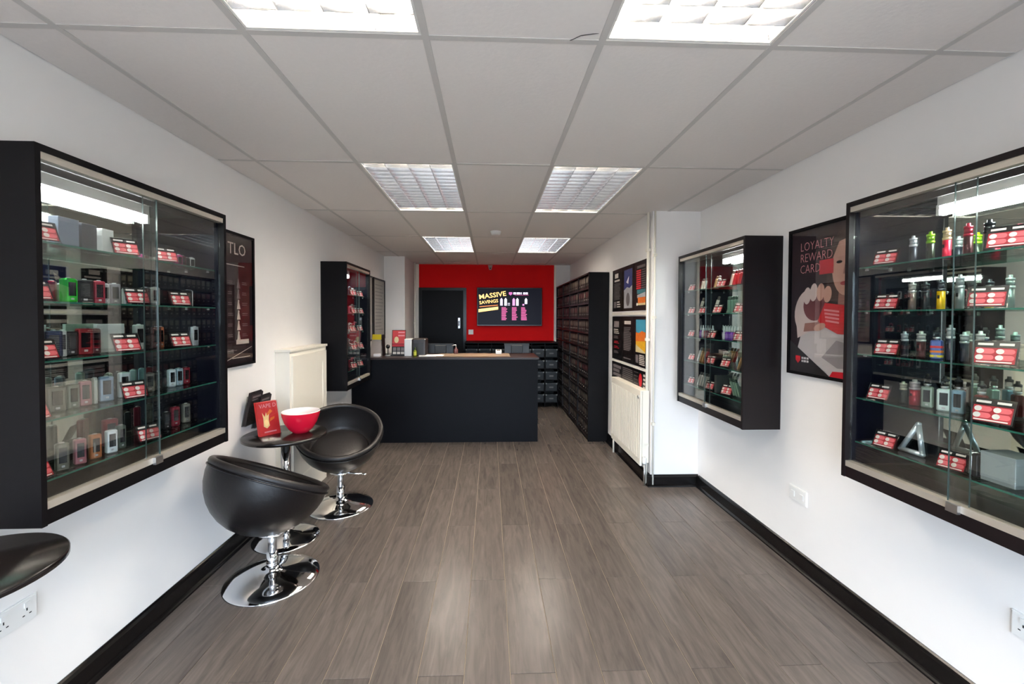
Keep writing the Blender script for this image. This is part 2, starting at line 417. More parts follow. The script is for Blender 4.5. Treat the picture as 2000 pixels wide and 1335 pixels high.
SCR = emat('screen_dark', (22, 22, 36), 0.22)
SCR.node_tree.nodes['Principled BSDF'].inputs['Specular IOR Level'].default_value = 0.15
def E(n, rgb, s=1.0): return emat('screen_' + n, rgb, s)
t = thing('television', 'black wall television showing orange and pink sale advert on red wall', 'television', (0.348, YB, 1.36))
MB().rbox(-0.236, 0.932, YB - 0.065, YB - 0.03, 1.357, 2.040, 0.008).build('bezel', C((14, 14, 18), 0.25), t)
B(0.0, 0.7, YB - 0.03, YB, 1.5, 1.9).build('wall_bracket', CARDBLK, t)
B(-0.222, 0.918, YB - 0.0665, YB - 0.065, 1.375, 2.026).build('screen', SCR, t)
p = Print((-0.222, YB - 0.0668, 1.375), (1, 0, 0), (0, 0, 1), (0, -1, 0))
OR = E('orange', (250, 190, 110), 1.0); LT = E('lilac', (200, 190, 220), 0.9); PK = E('pink', (200, 84, 140), 0.8); OR2 = E('deep_orange', (200, 110, 50), 0.8)
p.text('MASSIVE', 0.025, 0.455, 0.118, OR, 2, rot=0.14, sx=1.12, bold=0.0016)
p.text('SAVINGS', 0.03, 0.365, 0.082, OR, 2, rot=0.12, sx=1.05, bold=0.001)
p.poly([(0.03, 0.315), (0.36, 0.345), (0.36, 0.36), (0.03, 0.33)], OR2, 2)
p.poly([(0.015, 0.225), (0.365, 0.275), (0.365, 0.325), (0.015, 0.28)], OR, 2)
p.poly([(0.555, 0.585), (0.615, 0.585), (0.615, 0.55), (0.585, 0.525), (0.555, 0.55)], E('shield', (170, 90, 150), 0.8), 2)
for u, w in ((0.635, 0.05), (0.695, 0.06), (0.765, 0.02), (0.81, 0.04), (0.855, 0.04)): p.rect(u, u + w, 0.545, 0.582, LT, 2)
p.rect(0.66, 0.91, 0.53, 0.534, PK, 2)
for u, c in ((0.40, (190, 170, 210)), (0.475, (235, 220, 245)), (0.62, (200, 130, 180)), (0.685, (220, 215, 240)), (0.84, (190, 215, 220))):
    p.rect(u, u + 0.045, 0.345 if u < 0.8 else 0.375, 0.46, E('dev%d' % c[1], c, 0.9), 2)
    p.rect(u + 0.012, u + 0.034, 0.46, 0.478, E('dev%d' % c[1], c, 0.9), 2)
p.rect(0.535, 0.575, 0.35, 0.362, LT, 2); p.rect(0.535, 0.575, 0.378, 0.39, LT, 2)
p.rect(0.80, 0.83, 0.345, 0.375, E('dev130', (200, 130, 180), 0.9), 2)
for u in (0.425, 0.61, 0.775): p.lines(u, u + 0.105, 0.315, 10, 0.024, 0.013, PK, 2, 0.35)
p.build('advert', t)

def plate(name, label, cen, ax, n, w, h, gangs, kind='switch'):
    """wall plate: cen on the wall plane, ax = horizontal unit axis, n = normal to the room"""
    A = Vector(ax); N = Vector(n); Cn = Vector(cen)
    t = thing(name, label, 'socket' if kind == 'socket' else 'switch', cen)
    f = lambda u, v, w_: Cn + A * u + Vector((0, 0, v)) + N * w_
    MB().prism([(-w / 2, -h / 2), (w / 2, -h / 2), (w / 2, h / 2), (-w / 2, h / 2)], 0, 0.007, f).build('plate', WHITEP, t)
    MB().prism([(-w / 2 + .004, -h / 2 + .004), (w / 2 - .004, -h / 2 + .004), (w / 2 - .004, h / 2 - .004), (-w / 2 + .004, h / 2 - .004)], 0.007, 0.0095, f).build('plate_face', WHITEP, t)
    for g in range(gangs):
        u = (g - (gangs - 1) / 2) * w / gangs
        MB().prism([(u - .009, .012), (u + .009, .012), (u + .009, .03), (u - .009, .03)] if kind == 'socket' else [(u - .014, -.016), (u + .014, -.016), (u + .014, .016), (u - .014, .016)], 0.009, 0.0125, f).build('rocker', WHITEP, t)
        if kind == 'socket':
            pr_ = Print(Cn + N * 0.0095, A, (0, 0, 1), N)
            for du, dv, a, b_ in ((0, .004, .002, .005), (-.011, -.014, .004, .002), (.011, -.014, .004, .002)): pr_.rect(u + du - a, u + du + a, dv - b_, dv + b_, CARDBLK, 1)
            pr_.build('pin_hole', t)
plate('light_switch', 'square cream light switch on the red wall by the black door', (-0.345, YB, 1.245), (1, 0, 0), (0, -1, 0), 0.087, 0.087, 1)
plate('blank_plate', 'white double wall plate below the loyalty poster', (XR, 2.508, 0.436), (0, 1, 0), (-1, 0, 0), 0.147, 0.087, 2)
plate('wall_socket', 'white double socket low on right wall under large display cabinet', (XR, 1.365, 0.43), (0, 1, 0), (-1, 0, 0), 0.147, 0.087, 2, 'socket')
plate('wall_socket', 'white double socket on left wall under the black round table', (XL, 1.535, 0.463), (0, 1, 0), (1, 0, 0), 0.147, 0.087, 2, 'socket')

# pipes
def pipe(label, x, y, r, clips, nx):
    t = thing('heating_pipe', label, 'pipe', (x, y, 0))
    smooth(MB()).tube((x, y, 0.0), (x, y, CE), r, 12).build('pipe_run', CREAM, t)
    for z in clips: B(x - r - 0.006, x + r + 0.006, y - r - 0.006, y + r + 0.006, z, z + 0.025).build('pipe_clip', CREAM, t)
    return t
pipe('white vertical pipe in the corner beside the poster boards', 1.415, 3.815, 0.012, (0.35, 1.30, 2.1), 1)
pipe('thin white pipe running up the edge of the boxed-out wall', 1.455, YJ - 0.012, 0.0085, (0.55, 1.5, 2.05), 1)
pipe('white vertical pipe beside the black door', -1.30, 7.5, 0.014, (1.4,), 1)
# ------------------------------------------------------------------ wall display cabinets
def cabinet(label, side, y0, y1, z0, z1, shelves, tube, split, panel, depth=0.25, flip=False):
    """side -1: hung on the left wall, +1: right wall. x measured from wall plane into the room"""
    W = XL if side < 0 else XR; s = -side
    X = lambda d: W + s * d
    t = thing('display_cabinet', label, 'display cabinet', (W, (y0 + y1) / 2, z0))
    def bx(d0, d1, ya, yb, za, zb): a, b = sorted((X(d0), X(d1))); return B(a, b, ya, yb, za, zb)
    T = 0.018
    bx(0, depth, y0, y0 + T, z0, z1).build('side_panel', panel, t)
    bx(0, depth, y1 - T, y1, z0, z1).build('side_panel', panel, t)
    bx(0.016, depth - 0.03, y0 + T, y0 + T + 0.002, z0 + 0.06, z1 - 0.03).build('side_lining', INNER, t)
    bx(0.016, depth - 0.03, y1 - T - 0.002, y1 - T, z0 + 0.06, z1 - 0.03).build('side_lining', INNER, t)
    bx(0, depth, y0 + T, y1 - T, z1 - 0.022, z1).build('top_panel', panel, t)
    bx(0, depth - 0.006, y0 + T, y1 - T, z0, z0 + 0.05).build('bottom_panel', panel, t)
    bx(depth - 0.05, depth - 0.042, y0 + T, y1 - T, z1 - 0.07, z1 - 0.045).build('pelmet', panel, t)
    bx(0, 0.012, y0 + T, y1 - T, z0 + 0.05, z1 - 0.022).build('back_board', panel, t)
    bx(0.012, 0.016, y0 + T, y1 - T, z0 + 0.05, z1 - 0.022).build('mirror', MIRROR, t)
    bx(depth - 0.032, depth - 0.004, y0 + T, y1 - T, z0 + 0.05, z0 + 0.075).build('bottom_track', ALU, t)
    bx(depth - 0.032, depth - 0.004, y0 + T, y1 - T, z1 - 0.045, z1 - 0.022).build('top_track', ALU, t)
    ym = split
    for ya, yb, d in ((y0 + T + 0.002, ym + 0.03, depth - 0.013), (ym - 0.03, y1 - T - 0.002, depth - 0.023)):
        g = bx(d - 0.0025, d + 0.0025, ya, yb, z0 + 0.073, z1 - 0.043).build('glass_door', GLASS, t)
        e = ym + 0.03 if ya < ym - 0.1 else ym - 0.03
        bx(d - 0.0027, d + 0.0027, e - 0.0006, e + 0.0006, z0 + 0.073, z1 - 0.043).build('door_edge', DEDGE, g)
    bx(depth - 0.004, depth + 0.008, ym - 0.02, ym + 0.02, z0 + 0.045, z0 + 0.075).build('lock', STEEL, t)
    for z in shelves:
        sh = bx(0.02, depth - 0.045, y0 + T + 0.004, y1 - T - 0.004, z - 0.006, z).build('shelf', SHGLASS, t)
        bx(depth - 0.0455, depth - 0.0445, y0 + T + 0.004, y1 - T - 0.004, z - 0.006, z).build('shelf_edge', GEDGE, sh)
        for yy, sg in ((y0 + T + 0.002, 1), (y1 - T - 0.002, -1)):
            for d in (0.06, depth - 0.08):
                smooth(MB()).tube((X(d), yy, z - 0.0105), (X(d), yy + sg * 0.012, z - 0.0105), 0.0042, 8).build('shelf_stud', STEEL, sh)
    fit = bx(0.02, 0.07, tube[0] - 0.02, tube[1] + 0.006, z1 - 0.070, z1 - 0.022).build('light_fitting', WHITEP, t)
    smooth(MB()).tube((X(0.052), tube[0], z1 - 0.092), (X(0.052), tube[1], z1 - 0.092), 0.0165, 14).build('tube_light', CABTUBE, fit)
    for yy in (tube[0] - 0.010, tube[1] + 0.006):
        bx(0.034, 0.068, yy - 0.006, yy + 0.006, z1 - 0.108, z1 - 0.066).build('tube_cap', WHITEP, fit)
    return t
SL = (1.75, 1.555, 1.36, 1.165, 0.97)
SR = (1.735, 1.542, 1.348, 1.15, 0.95)
cabinet('large black display cabinet on left wall, nearest the shop window', -1, 1.39, 2.348, 0.842, 2.043, SL, (1.44, 2.062), 1.86, BLACK)
cabinet('large black display cabinet cut by the right edge of the photo', 1, 0.94, 1.905, 0.785, 2.03, SR, (1.02, 1.665), 1.425, BROWNBLK)
cabinet('black display cabinet on right wall beside the boxed-out wall corner', 1, 2.683, 3.65, 0.79, 2.033, SR, (2.79, 3.27), 3.17, BROWNBLK)
cabinet('black display cabinet on left wall next to the counter', -1, 4.263, 5.09, 0.78, 2.048, SR, (4.42, 4.9), 4.68, BLACK)

# ------------------------------------------------------------------ goods on the shelves
def dev_tag(name, kind_label, where, cat, loc, rz, group):
    return thing(name, kind_label + ' ' + where, cat, loc, group, local=True, rz=rz)
BLK = (24, 24, 28)
SCREENM = mat('dark_screen', (12, 14, 18), 0.12, noise=0.02)
def box_mod(where, group, loc, rz, rgb, cname, w=0.034, d=0.026, h=0.085, screen=True, tank=False, metal=0.35):
    t = dev_tag('box_mod', cname + ' box vape device', where, 'vape device', loc, rz, group)
    m = MB().rbox(-d / 2, d / 2, -w / 2, w / 2, 0, h, min(d, w) * 0.28); m.build('body', C(rgb, 0.3, metal), t)
    if screen:
        MB().rbox(d / 2 - 0.001, d / 2 + 0.0012, -w * 0.28, w * 0.28, h * 0.28, h * 0.84, 0.001, 1).build('screen_panel', SCREENM, t)
    smooth(MB()).lathe([(0.007, 0), (0.007, 0.0025), (0.004, 0.0035)], 0, 0, 12, h).build('connector', STEEL, t)
    MB().rbox(d / 2 - 0.001, d / 2 + 0.0018, -w * 0.12, w * 0.12, h * 0.12, h * 0.2, 0.001, 1).build('fire_button', STEEL, t)
    if tank:
        smooth(MB()).lathe([(0.010, 0.0035), (0.0115, 0.006), (0.0115, 0.012)], 0, 0, 14, h).build('tank_base', STEEL, t)
        smooth(MB()).lathe([(0.011, 0.012), (0.011, 0.03)], 0, 0, 14, h).build('tank_glass', ACRYL, t)
        smooth(MB()).lathe([(0.0115, 0.03), (0.0115, 0.038), (0.006, 0.041), (0.0055, 0.05)], 0, 0, 14, h).build('drip_tip', C(BLK), t)
    return t
def tube_mod(where, group, loc, rz, rgb, cname, top, h=0.11, r=0.0125):
    t = dev_tag('tube_mod', cname + ' tube vape device', where, 'vape device', loc, rz, group)
    hb = h * 0.6
    smooth(MB()).lathe([(r * 0.9, 0), (r, 0.003), (r, hb)], 0, 0, 18).build('body', C(rgb, 0.3, 0.3), t)
    smooth(MB()).lathe([(r * 0.92, hb), (r * 1.06, hb + 0.003), (r * 1.06, hb + h * 0.08)], 0, 0, 18).build('collar', C(top, 0.3, 0.5), t)
    smooth(MB()).lathe([(r * 0.95, hb + h * 0.08), (r * 0.95, h * 0.84)], 0, 0, 18).build('tank', C(tuple(int(v * 0.8) for v in top), 0.15, 0.2), t)
    smooth(MB()).lathe([(r * 1.02, h * 0.84), (r * 1.0, h * 0.91), (r * 0.5, h * 0.92), (r * 0.46, h)], 0, 0, 18).build('mouthpiece', C(top, 0.3, 0.4), t)
    MB().rbox(r - 0.002, r + 0.0012, -0.004, 0.004, hb * 0.6, hb * 0.78, 0.001, 1).build('fire_button', C(BLK), t)
    return t
def carton(where, group, loc, rz, rgb, cname, w, d, h):
    t = dev_tag('product_box', cname + ' product carton', where, 'carton', loc, rz, group)
    MB().rbox(-d / 2, d / 2, -w / 2, w / 2, 0, h * 0.93, 0.0012, 1).build('tray', C(tuple(int(v * 0.85) for v in rgb), 0.5), t)
    MB().rbox(-d / 2 - 0.0008, d / 2 + 0.0008, -w / 2 - 0.0008, w / 2 + 0.0008, h * 0.12, h, 0.0014, 1).build('sleeve', C(rgb, 0.5), t)
    return t
PILLW = mat('pill_white', (240, 232, 226), 0.5, noise=0.01); PILLR = mat('pill_red', (236, 104, 112), 0.5, noise=0.01)
CARDR = mat('card_red', (178, 20, 38), 0.5, noise=0.02)
def make_stand():
    t = thing('price_stand', '', 'price card', (0, 0, 0), None, local=True)
    w, h, a = 0.096, 0.078, math.radians(24)
    U = Vector((0, 1, 0)); V = Vector((-math.sin(a), 0, math.cos(a))); N = Vector((math.cos(a), 0, math.sin(a)))
    O = Vector((0.008, -w / 2, 0.006))
    f = lambda u, v, q: O + U * u + V * v + N * q
    m = MB().prism([(-.003, -.006), (w + .003, -.006), (w + .003, h + .003), (-.003, h + .003)], -0.003, -0.0012, f)
    m.box(-0.05, 0.012, -w / 2 - .003, w / 2 + .003, 0, 0.0015); m.build('acrylic_holder', ACRYL, t)
    MB().prism([(0, 0), (w, 0), (w, h), (0, h)], -0.0012, 0, f).build('card', CARDBLK, t)
    p = Print(O, U, V, N)
    p.rect(0.004, w - 0.004, 0.003, h * 0.70, CARDR, 1)
    p.rect(0.008, 0.042, h * 0.80, h * 0.9, PILLW, 2); p.rect(0.055, 0.086, h * 0.80, h * 0.9, PILLW, 2)
    for i in range(2):
        for j in range(2):
            u, v = 0.007 + 0.043 * i, 0.014 + 0.021 * j
            p.rect(u + 0.007, u + 0.033, v - 0.001, v + 0.016, PILLR, 2); p.ell(u + 0.032, v + 0.0075, 0.008, 0.0085, PILLR, 2.4, 10)
            p.ell(u + 0.0085, v + 0.0075, 0.0088, 0.0088, PILLW, 3, 12)
    p.rect(0.010, w - 0.010, 0.005, 0.009, PILLW, 2)
    p.build('printed_card', t)
    return t
stand0 = make_stand(); stand_used = [False]
def stand(where, group, loc, rz, sc=1.0):
    o = stand0 if not stand_used[0] else dup(stand0); stand_used[0] = True
    o.location = loc; o.rotation_euler = (0, 0, rz); sc *= 0.9; o.scale = (sc, sc, sc)
    o['label'] = 'black and red price card ' + where; o['group'] = group
    return o
def pen(where, group, loc, rz, rgb, cname, h=0.10, tilt=0.0, w=0.014):
    t = dev_tag('pod_pen', cname + ' slim vape pen', where, 'vape device', loc, rz, group)
    t.rotation_euler = (tilt, 0, rz)
    MB().rbox(-0.010, 0.010, -w / 2, w / 2, 0, h * 0.8, 0.004).build('body', C(rgb, 0.35, 0.2), t)
    MB().rbox(-0.008, 0.008, -w * 0.38, w * 0.38, h * 0.8, h, 0.003).build('pod', C(tuple(int(v * 0.55) for v in rgb), 0.2), t)
    return t
def bottle(where, group, loc, rgb, cname, cap=(205, 208, 212)):
    t = dev_tag('juice_bottle', 'small ' + cname + ' bottle', where, 'bottle', loc, 0, group)
    smooth(MB()).lathe([(0.011, 0), (0.0125, 0.002), (0.0125, 0.05), (0.006, 0.058)], 0, 0, 14).build('bottle_body', C(rgb, 0.15), t)
    smooth(MB()).lathe([(0.0085, 0.058), (0.008, 0.07), (0.0045, 0.082), (0.003, 0.1)], 0, 0, 12).build('cap', C(cap, 0.3), t)
    smooth(MB()).lathe([(0.0128, 0.012), (0.0128, 0.042)], 0, 0, 14, cap=False).build('label_band', C(tuple(min(255, int(v * 0.8 + 50)) for v in rgb)), t)
    return t
ORD = ['top', 'second', 'third', 'fourth', 'bottom']
CNT = {}
def where(key, cabn, sh):
    """position text: things of one kind are counted along the shelf from its far end"""
    k = (key, cabn, sh); CNT[k] = CNT.get(k, 0) + 1
    return CNT[k]
NTH = ['', 'first', 'second', 'third', 'fourth', 'fifth', 'sixth', 'seventh', 'eighth', 'ninth', 'tenth', 'eleventh', 'twelfth', 'thirteenth']
def stock(cabn, side, shelves, items, end):
    """items: (shelf, kind, y, x, ...) ordered away from `end`; all on real shelf heights"""
    for it in items:
        sh, kind, y, x = it[0], it[1], it[2], it[3]
        z = shelves[sh]; rz = (0 if side < 0 else PI)
        cn = it[5] if len(it) > 5 and kind != 's' else kind
        n = where(kind, cabn, sh)
        w = 'on %s shelf of %s, %s from %s end' % (ORD[sh], cabn, NTH[n], end)
        g = {'s': 'price cards in ', 'm': 'box devices in ', 'u': 'tube devices in ', 'c': 'cartons in ', 'p': 'slim pens in ', 'b': 'bottles in '}[kind] + cabn
        tw = random.uniform(-0.12, 0.12)
        if kind == 's': stand(w, g, (x, y, z), rz + (it[4] if len(it) > 4 else 0), it[5] if len(it) > 5 else 1.0)
        elif kind == 'm': box_mod(w, g, (x, y, z), rz + tw + (it[7] if len(it) > 7 else -0.5 if side < 0 else 0.5), it[4], it[5], **(it[6] if len(it) > 6 else {}))
        elif kind == 'u': tube_mod(w, g, (x, y, z), rz + tw, it[4], it[5], it[6], **(it[7] if len(it) > 7 else {}))
        elif kind == 'c': carton(w, g, (x, y, z), rz + (it[7] if len(it) > 7 else 0), it[4], it[5], *it[6])
        elif kind == 'p': pen(w, g, (x, y, z + (it[7] if len(it) > 7 else 0)), 0, it[4], it[5], tilt=it[6] if len(it) > 6 else 0, h=it[8] if len(it) > 8 else 0.10)
        elif kind == 'b': bottle(w, g, (x, y, z), it[4], it[5])
GRY = (120, 124, 128); SIL = (190, 192, 196); WHT = (226, 230, 232); DRED = (120, 14, 30); COP = (150, 82, 52); DKB = (26, 32, 60)
a, bk = -1.465, -1.545
L1 = [
 (0, 's', 2.02, a, -0.5), (0, 's', 1.80, a, -0.5), (0, 's', 1.475, a, -0.3),
 (0, 'm', 2.295, bk, (196, 204, 204), 'silver', dict(h=0.06, w=0.026)), (0, 'm', 2.26, bk, (40, 30, 36), 'black', dict(h=0.055, w=0.022)), (0, 'm', 2.232, bk, (96, 20, 40), 'maroon', dict(h=0.06, w=0.022)), (0, 'm', 2.205, bk, (176, 36, 120), 'magenta', dict(h=0.062, w=0.026)), (0, 'm', 2.14, bk, (90, 120, 70), 'olive', dict(h=0.06, w=0.024)),
 (0, 'c', 1.775, -1.53, (214, 216, 214), 'white', (0.05, 0.03, 0.10)), (0, 'c', 1.705, -1.54, (62, 62, 70), 'charcoal', (0.06, 0.035, 0.105)), (0, 'c', 1.625, -1.54, (112, 122, 140), 'blue-grey', (0.075, 0.035, 0.11)),
 (1, 's', 2.105, a, -0.4), (1, 's', 1.855, a, -0.4), (1, 's', 1.452, a, -0.2),
 (1, 'm', 2.285, bk, (222, 222, 226), 'white', dict(h=0.085, w=0.012, screen=False)), (1, 'm', 2.262, bk, (20, 18, 28), 'black', dict(h=0.085, w=0.036)), (1, 'm', 2.2, bk, (40, 46, 70), 'navy', dict(h=0.07, w=0.03)), (1, 'm', 2.05, bk, (164, 160, 156), 'silver', dict(h=0.085, w=0.034)), (1, 'm', 1.995, bk, (30, 30, 34), 'black', dict(h=0.08, w=0.034)),
 (1, 'm', 1.895, bk, (180, 182, 180), 'pale', dict(h=0.07, w=0.03)), (1, 'm', 1.835, bk, (96, 94, 104), 'grey', dict(h=0.085, w=0.036)), (1, 'm', 1.795, bk, (150, 150, 154), 'silver', dict(h=0.08, w=0.02)), (1, 'm', 1.765, bk, (140, 16, 44), 'crimson', dict(h=0.09, w=0.036)), (1, 'm', 1.705, bk, (24, 22, 26), 'black', dict(h=0.09, w=0.05)), (1, 'm', 1.665, bk, (176, 206, 190), 'pale green', dict(h=0.075, w=0.012, screen=False)), (1, 'm', 1.622, -1.525, (14, 170, 30), 'bright green', dict(h=0.088, w=0.042, d=0.036), -0.2),
 (2, 's', 2.105, a, -0.4), (2, 's', 1.80, a, -0.35, 1.1), (2, 's', 1.470, a, -0.2),
 (2, 'm', 2.305, bk, (98, 98, 128), 'lilac grey', dict(h=0.075, w=0.03, screen=False)), (2, 'm', 2.245, -1.50, (206, 210, 216), 'white framed', dict(h=0.095, w=0.045, d=0.014), 0.0), (2, 'm', 2.08, bk, (176, 100, 64), 'copper', dict(h=0.098, w=0.02)), (2, 'm', 2.052, bk, (92, 44, 36), 'brown', dict(h=0.098, w=0.036)), (2, 'm', 1.955, bk, (168, 172, 168), 'silver', dict(h=0.11, w=0.04)),
 (2, 'c', 1.845, -1.575, (196, 204, 202), 'white', (0.13, 0.012, 0.115)), (2, 'm', 1.745, bk, (70, 18, 28), 'dark red', dict(h=0.098, w=0.03)), (2, 'm', 1.70, bk, (134, 16, 28), 'red', dict(h=0.1, w=0.048)), (2, 'm', 1.65, bk, (22, 22, 24), 'black', dict(h=0.09, w=0.036)), (2, 'm', 1.617, bk, (176, 180, 180), 'silver', dict(h=0.095, w=0.018)), (2, 'm', 1.585, bk, (22, 32, 70), 'dark blue', dict(h=0.095, w=0.045)), (2, 'c', 1.55, -1.59, (180, 194, 186), 'pale green', (0.10, 0.012, 0.115)),
 (3, 's', 1.835, a, -0.4, 1.05), (3, 's', 1.445, a, 0.0),
 (3, 'm', 2.245, bk, (134, 18, 40), 'crimson', dict(h=0.085, w=0.03)), (3, 'm', 2.195, bk, (150, 176, 190), 'pale blue', dict(h=0.085, w=0.032)), (3, 'm', 2.145, bk, (212, 224, 230), 'white', dict(h=0.085, w=0.032)), (3, 'm', 2.06, bk, (40, 38, 36), 'black', dict(h=0.085, w=0.03)), (3, 'm', 2.01, bk, (140, 138, 128), 'champagne', dict(h=0.085, w=0.036)),
 (3, 'm', 1.875, bk, (196, 206, 204), 'white', dict(h=0.105, w=0.04)), (3, 'm', 1.79, bk, (120, 140, 160), 'blue-grey', dict(h=0.1, w=0.045)), (3, 'm', 1.74, bk, (170, 176, 170), 'silver', dict(h=0.1, w=0.012, screen=False)), (3, 'm', 1.70, bk, (150, 96, 104), 'dusty pink', dict(h=0.095, w=0.036)), (3, 'm', 1.65, bk, (96, 106, 98), 'grey-green', dict(h=0.09, w=0.036)), (3, 'm', 1.59, bk, (88, 90, 84), 'grey', dict(h=0.09, w=0.05)), 
 (4, 's', 1.905, a, -0.4), (4, 's', 1.45, a, 0.0),
 (4, 'm', 2.24, bk, (124, 122, 114), 'champagne', dict(h=0.095, w=0.034)), (4, 'm', 2.165, bk, (130, 14, 44), 'crimson', dict(h=0.095, w=0.036)), (4, 'm', 2.11, bk, (30, 32, 34), 'black', dict(h=0.08, w=0.03)),
 (4, 'm', 1.845, -1.58, (128, 18, 36), 'dark red', dict(h=0.11, w=0.05)), (4, 'm', 1.80, -1.50, (80, 92, 84), 'grey-green', dict(h=0.095, w=0.03)), (4, 'm', 1.745, -1.49, (214, 224, 228), 'white', dict(h=0.09, w=0.036)), (4, 'm', 1.675, -1.49, (156, 96, 56), 'copper', dict(h=0.092, w=0.036)), (4, 'm', 1.615, -1.49, (150, 96, 104), 'rose', dict(h=0.092, w=0.034)), (4, 'm', 1.55, -1.49, (96, 96, 88), 'gunmetal', dict(h=0.095, w=0.036)),
]
stock('near left cabinet', -1, SL, L1, 'far')
f_, k_ = 1.69, 1.755
R1 = [
 (0, 's', 1.782, f_, 0.35), (0, 's', 1.345, f_, 0.45, 1.15),
 (0, 'u', 1.722, k_, (34, 40, 54), 'dark blue', (196, 200, 206), dict(h=0.115)), (0, 'u', 1.652, k_, (26, 40, 24), 'green', (140, 200, 20), dict(h=0.118)), (0, 'u', 1.590, k_, (214, 30, 66), 'red', (214, 190, 150), dict(h=0.122)), (0, 'u', 1.516, k_, (70, 24, 30), 'maroon', (190, 44, 70), dict(h=0.122)), (0, 'u', 1.449, k_, (26, 32, 34), 'black', (34, 40, 42), dict(h=0.12, r=0.0145)),
 (1, 's', 1.775, f_, 0.35), (1, 's', 1.40, f_, 0.45, 1.1),
 (1, 'u', 1.722, k_, (122, 104, 96), 'bronze', (200, 196, 188), dict(h=0.12)), (1, 'u', 1.667, k_, (26, 30, 36), 'black', (60, 64, 70), dict(h=0.115)), (1, 'u', 1.607, k_, (214, 172, 12), 'yellow', (70, 76, 84), dict(h=0.12)), (1, 'u', 1.540, k_, (124, 132, 134), 'silver', (190, 196, 198), dict(h=0.13)), (1, 'm', 1.30, k_, (210, 220, 218), 'white', dict(h=0.12, w=0.045, tank=True)),
 (2, 's', 1.768, f_, 0.35), (2, 's', 1.372, f_, 0.45, 1.2),
 (2, 'u', 1.75, k_, (30, 32, 46), 'black', (190, 194, 200), dict(h=0.105)), (2, 'u', 1.68, k_, (70, 24, 30), 'maroon', (206, 206, 200), dict(h=0.108, r=0.0145)), (2, 'm', 1.618, k_, (90, 110, 170), 'rainbow', dict(h=0.075, w=0.036, tank=True, screen=False)), (2, 'u', 1.568, k_, (40, 44, 60), 'steel', (200, 204, 206), dict(h=0.135)), (2, 'u', 1.52, k_, (34, 44, 62), 'navy', (190, 200, 200), dict(h=0.11)), (2, 'u', 1.468, k_, (64, 28, 30), 'brown', (200, 200, 196), dict(h=0.115)),
 (3, 's', 1.802, f_, 0.2), (3, 's', 1.376, f_, 0.35, 1.2),
 (3, 'u', 1.751, k_, (34, 40, 36), 'dark green', (196, 190, 170), dict(h=0.09)), (3, 'u', 1.702, k_, (150, 24, 44), 'red', (196, 186, 186), dict(h=0.105, r=0.017)), (3, 'm', 1.650, k_, (150, 166, 150), 'silver', dict(h=0.085, w=0.036, tank=True)), (3, 'm', 1.585, k_, (214, 230, 226), 'white', dict(h=0.085, w=0.042, tank=True)), (3, 'm', 1.535, k_, (140, 176, 196), 'pale blue', dict(h=0.09, w=0.036, tank=True)), (3, 'm', 1.485, k_ + .03, (116, 40, 40), 'dark red', dict(h=0.08, w=0.036, tank=True)), (3, 'm', 1.30, k_, (26, 26, 36), 'black', dict(h=0.12, w=0.05, tank=True)),
 (4, 's', 1.768, f_, 0.2), (4, 's', 1.499, f_, 0.25),
 (4, 'c', 1.37, 1.76, (140, 150, 150), 'grey', (0.10, 0.10, 0.10)),
]
stock('near right cabinet', 1, SR, R1, 'far')
# rainbow bands on the rainbow device
rb = [o for o in bpy.data.objects if o.get('label', '').startswith('rainbow')][0]
for i, c in enumerate(((220, 200, 40), (226, 120, 30), (206, 40, 40))):
    MB().rbox(-0.0135, 0.0135, -0.0185, 0.0185, 0.004 + 0.018 * i, 0.020 + 0.018 * i, 0.007).build('colour_band', C(c, 0.3), rb)
# chrome triangular stand and polished lighter-like box on the bottom shelf
t = thing('triangle_display', 'shiny white triangular frame on bottom shelf of the near right cabinet', 'display stand', (1.735, 1.68, SR[4]))
tri = [Vector((1.735, 1.645, SR[4] + 0.010)), Vector((1.735, 1.735, SR[4] + 0.010)), Vector((1.755, 1.682, SR[4] + 0.125))]
for i in range(3): smooth(MB()).tube(tri[i], tri[(i + 1) % 3], 0.0095, 12).build('frame_bar', C((206, 220, 228), 0.15, 0.5), t)
for q in tri:
    smooth(MB()).lathe([(0.004, -.009), (0.0095, -.004), (0.0105, 0), (0.0095, .004), (0.004, .009)], q.x, q.y, 12, q.z).build('frame_corner', C((206, 220, 228), 0.15, 0.5), t)
t = thing('polished_case', 'polished metal case with dark end on bottom shelf of near right cabinet', 'case', (1.75, 1.455, SR[4]))
MB().rbox(1.70, 1.80, 1.435, 1.465, SR[4], SR[4] + 0.08, 0.012, 4).build('case_body', CHROME, t)
MB().rbox(1.698, 1.802, 1.425, 1.435, SR[4], SR[4] + 0.085, 0.012, 4).build('case_end', C(BLK), t)

x1, x2, x3 = 1.705, 1.76, 1.735
IV = (222, 210, 196); RD = (200, 34, 48); GN = (120, 150, 132); BK = (40, 40, 44); GD = (190, 150, 104)
RM = [
 (0, 's', 3.585, x1, 0.3, 0.85), (0, 's', 3.12, x1, 0.3, 0.9), (1, 's', 3.585, x1, 0.3, 0.85), (1, 's', 3.40, x1, 0.3, 0.85), (1, 's', 3.17, x1, 0.3, 0.95), (1, 's', 2.885, x1, 0.3), (2, 's', 3.585, x1, 0.3, 0.8), (2, 's', 3.25, x1, 0.3, 0.9), (2, 's', 2.885, x1, 0.3), (3, 's', 3.575, x1, 0.3, 0.8), (3, 's', 3.26, x1, 0.3, 0.95), (3, 's', 3.05, x1, 0.3, 0.95), (4, 's', 3.575, x1, 0.3, 0.85), (4, 's', 3.27, x1, 0.3, 0.95), (4, 's', 3.03, x1, 0.3, 1.1),
]
RM += [(0, 'p', 3.51 - 0.04 * i, x3, (BK, IV, IV)[i], ('black', 'ivory', 'ivory')[i], 0.42) for i in range(3)]
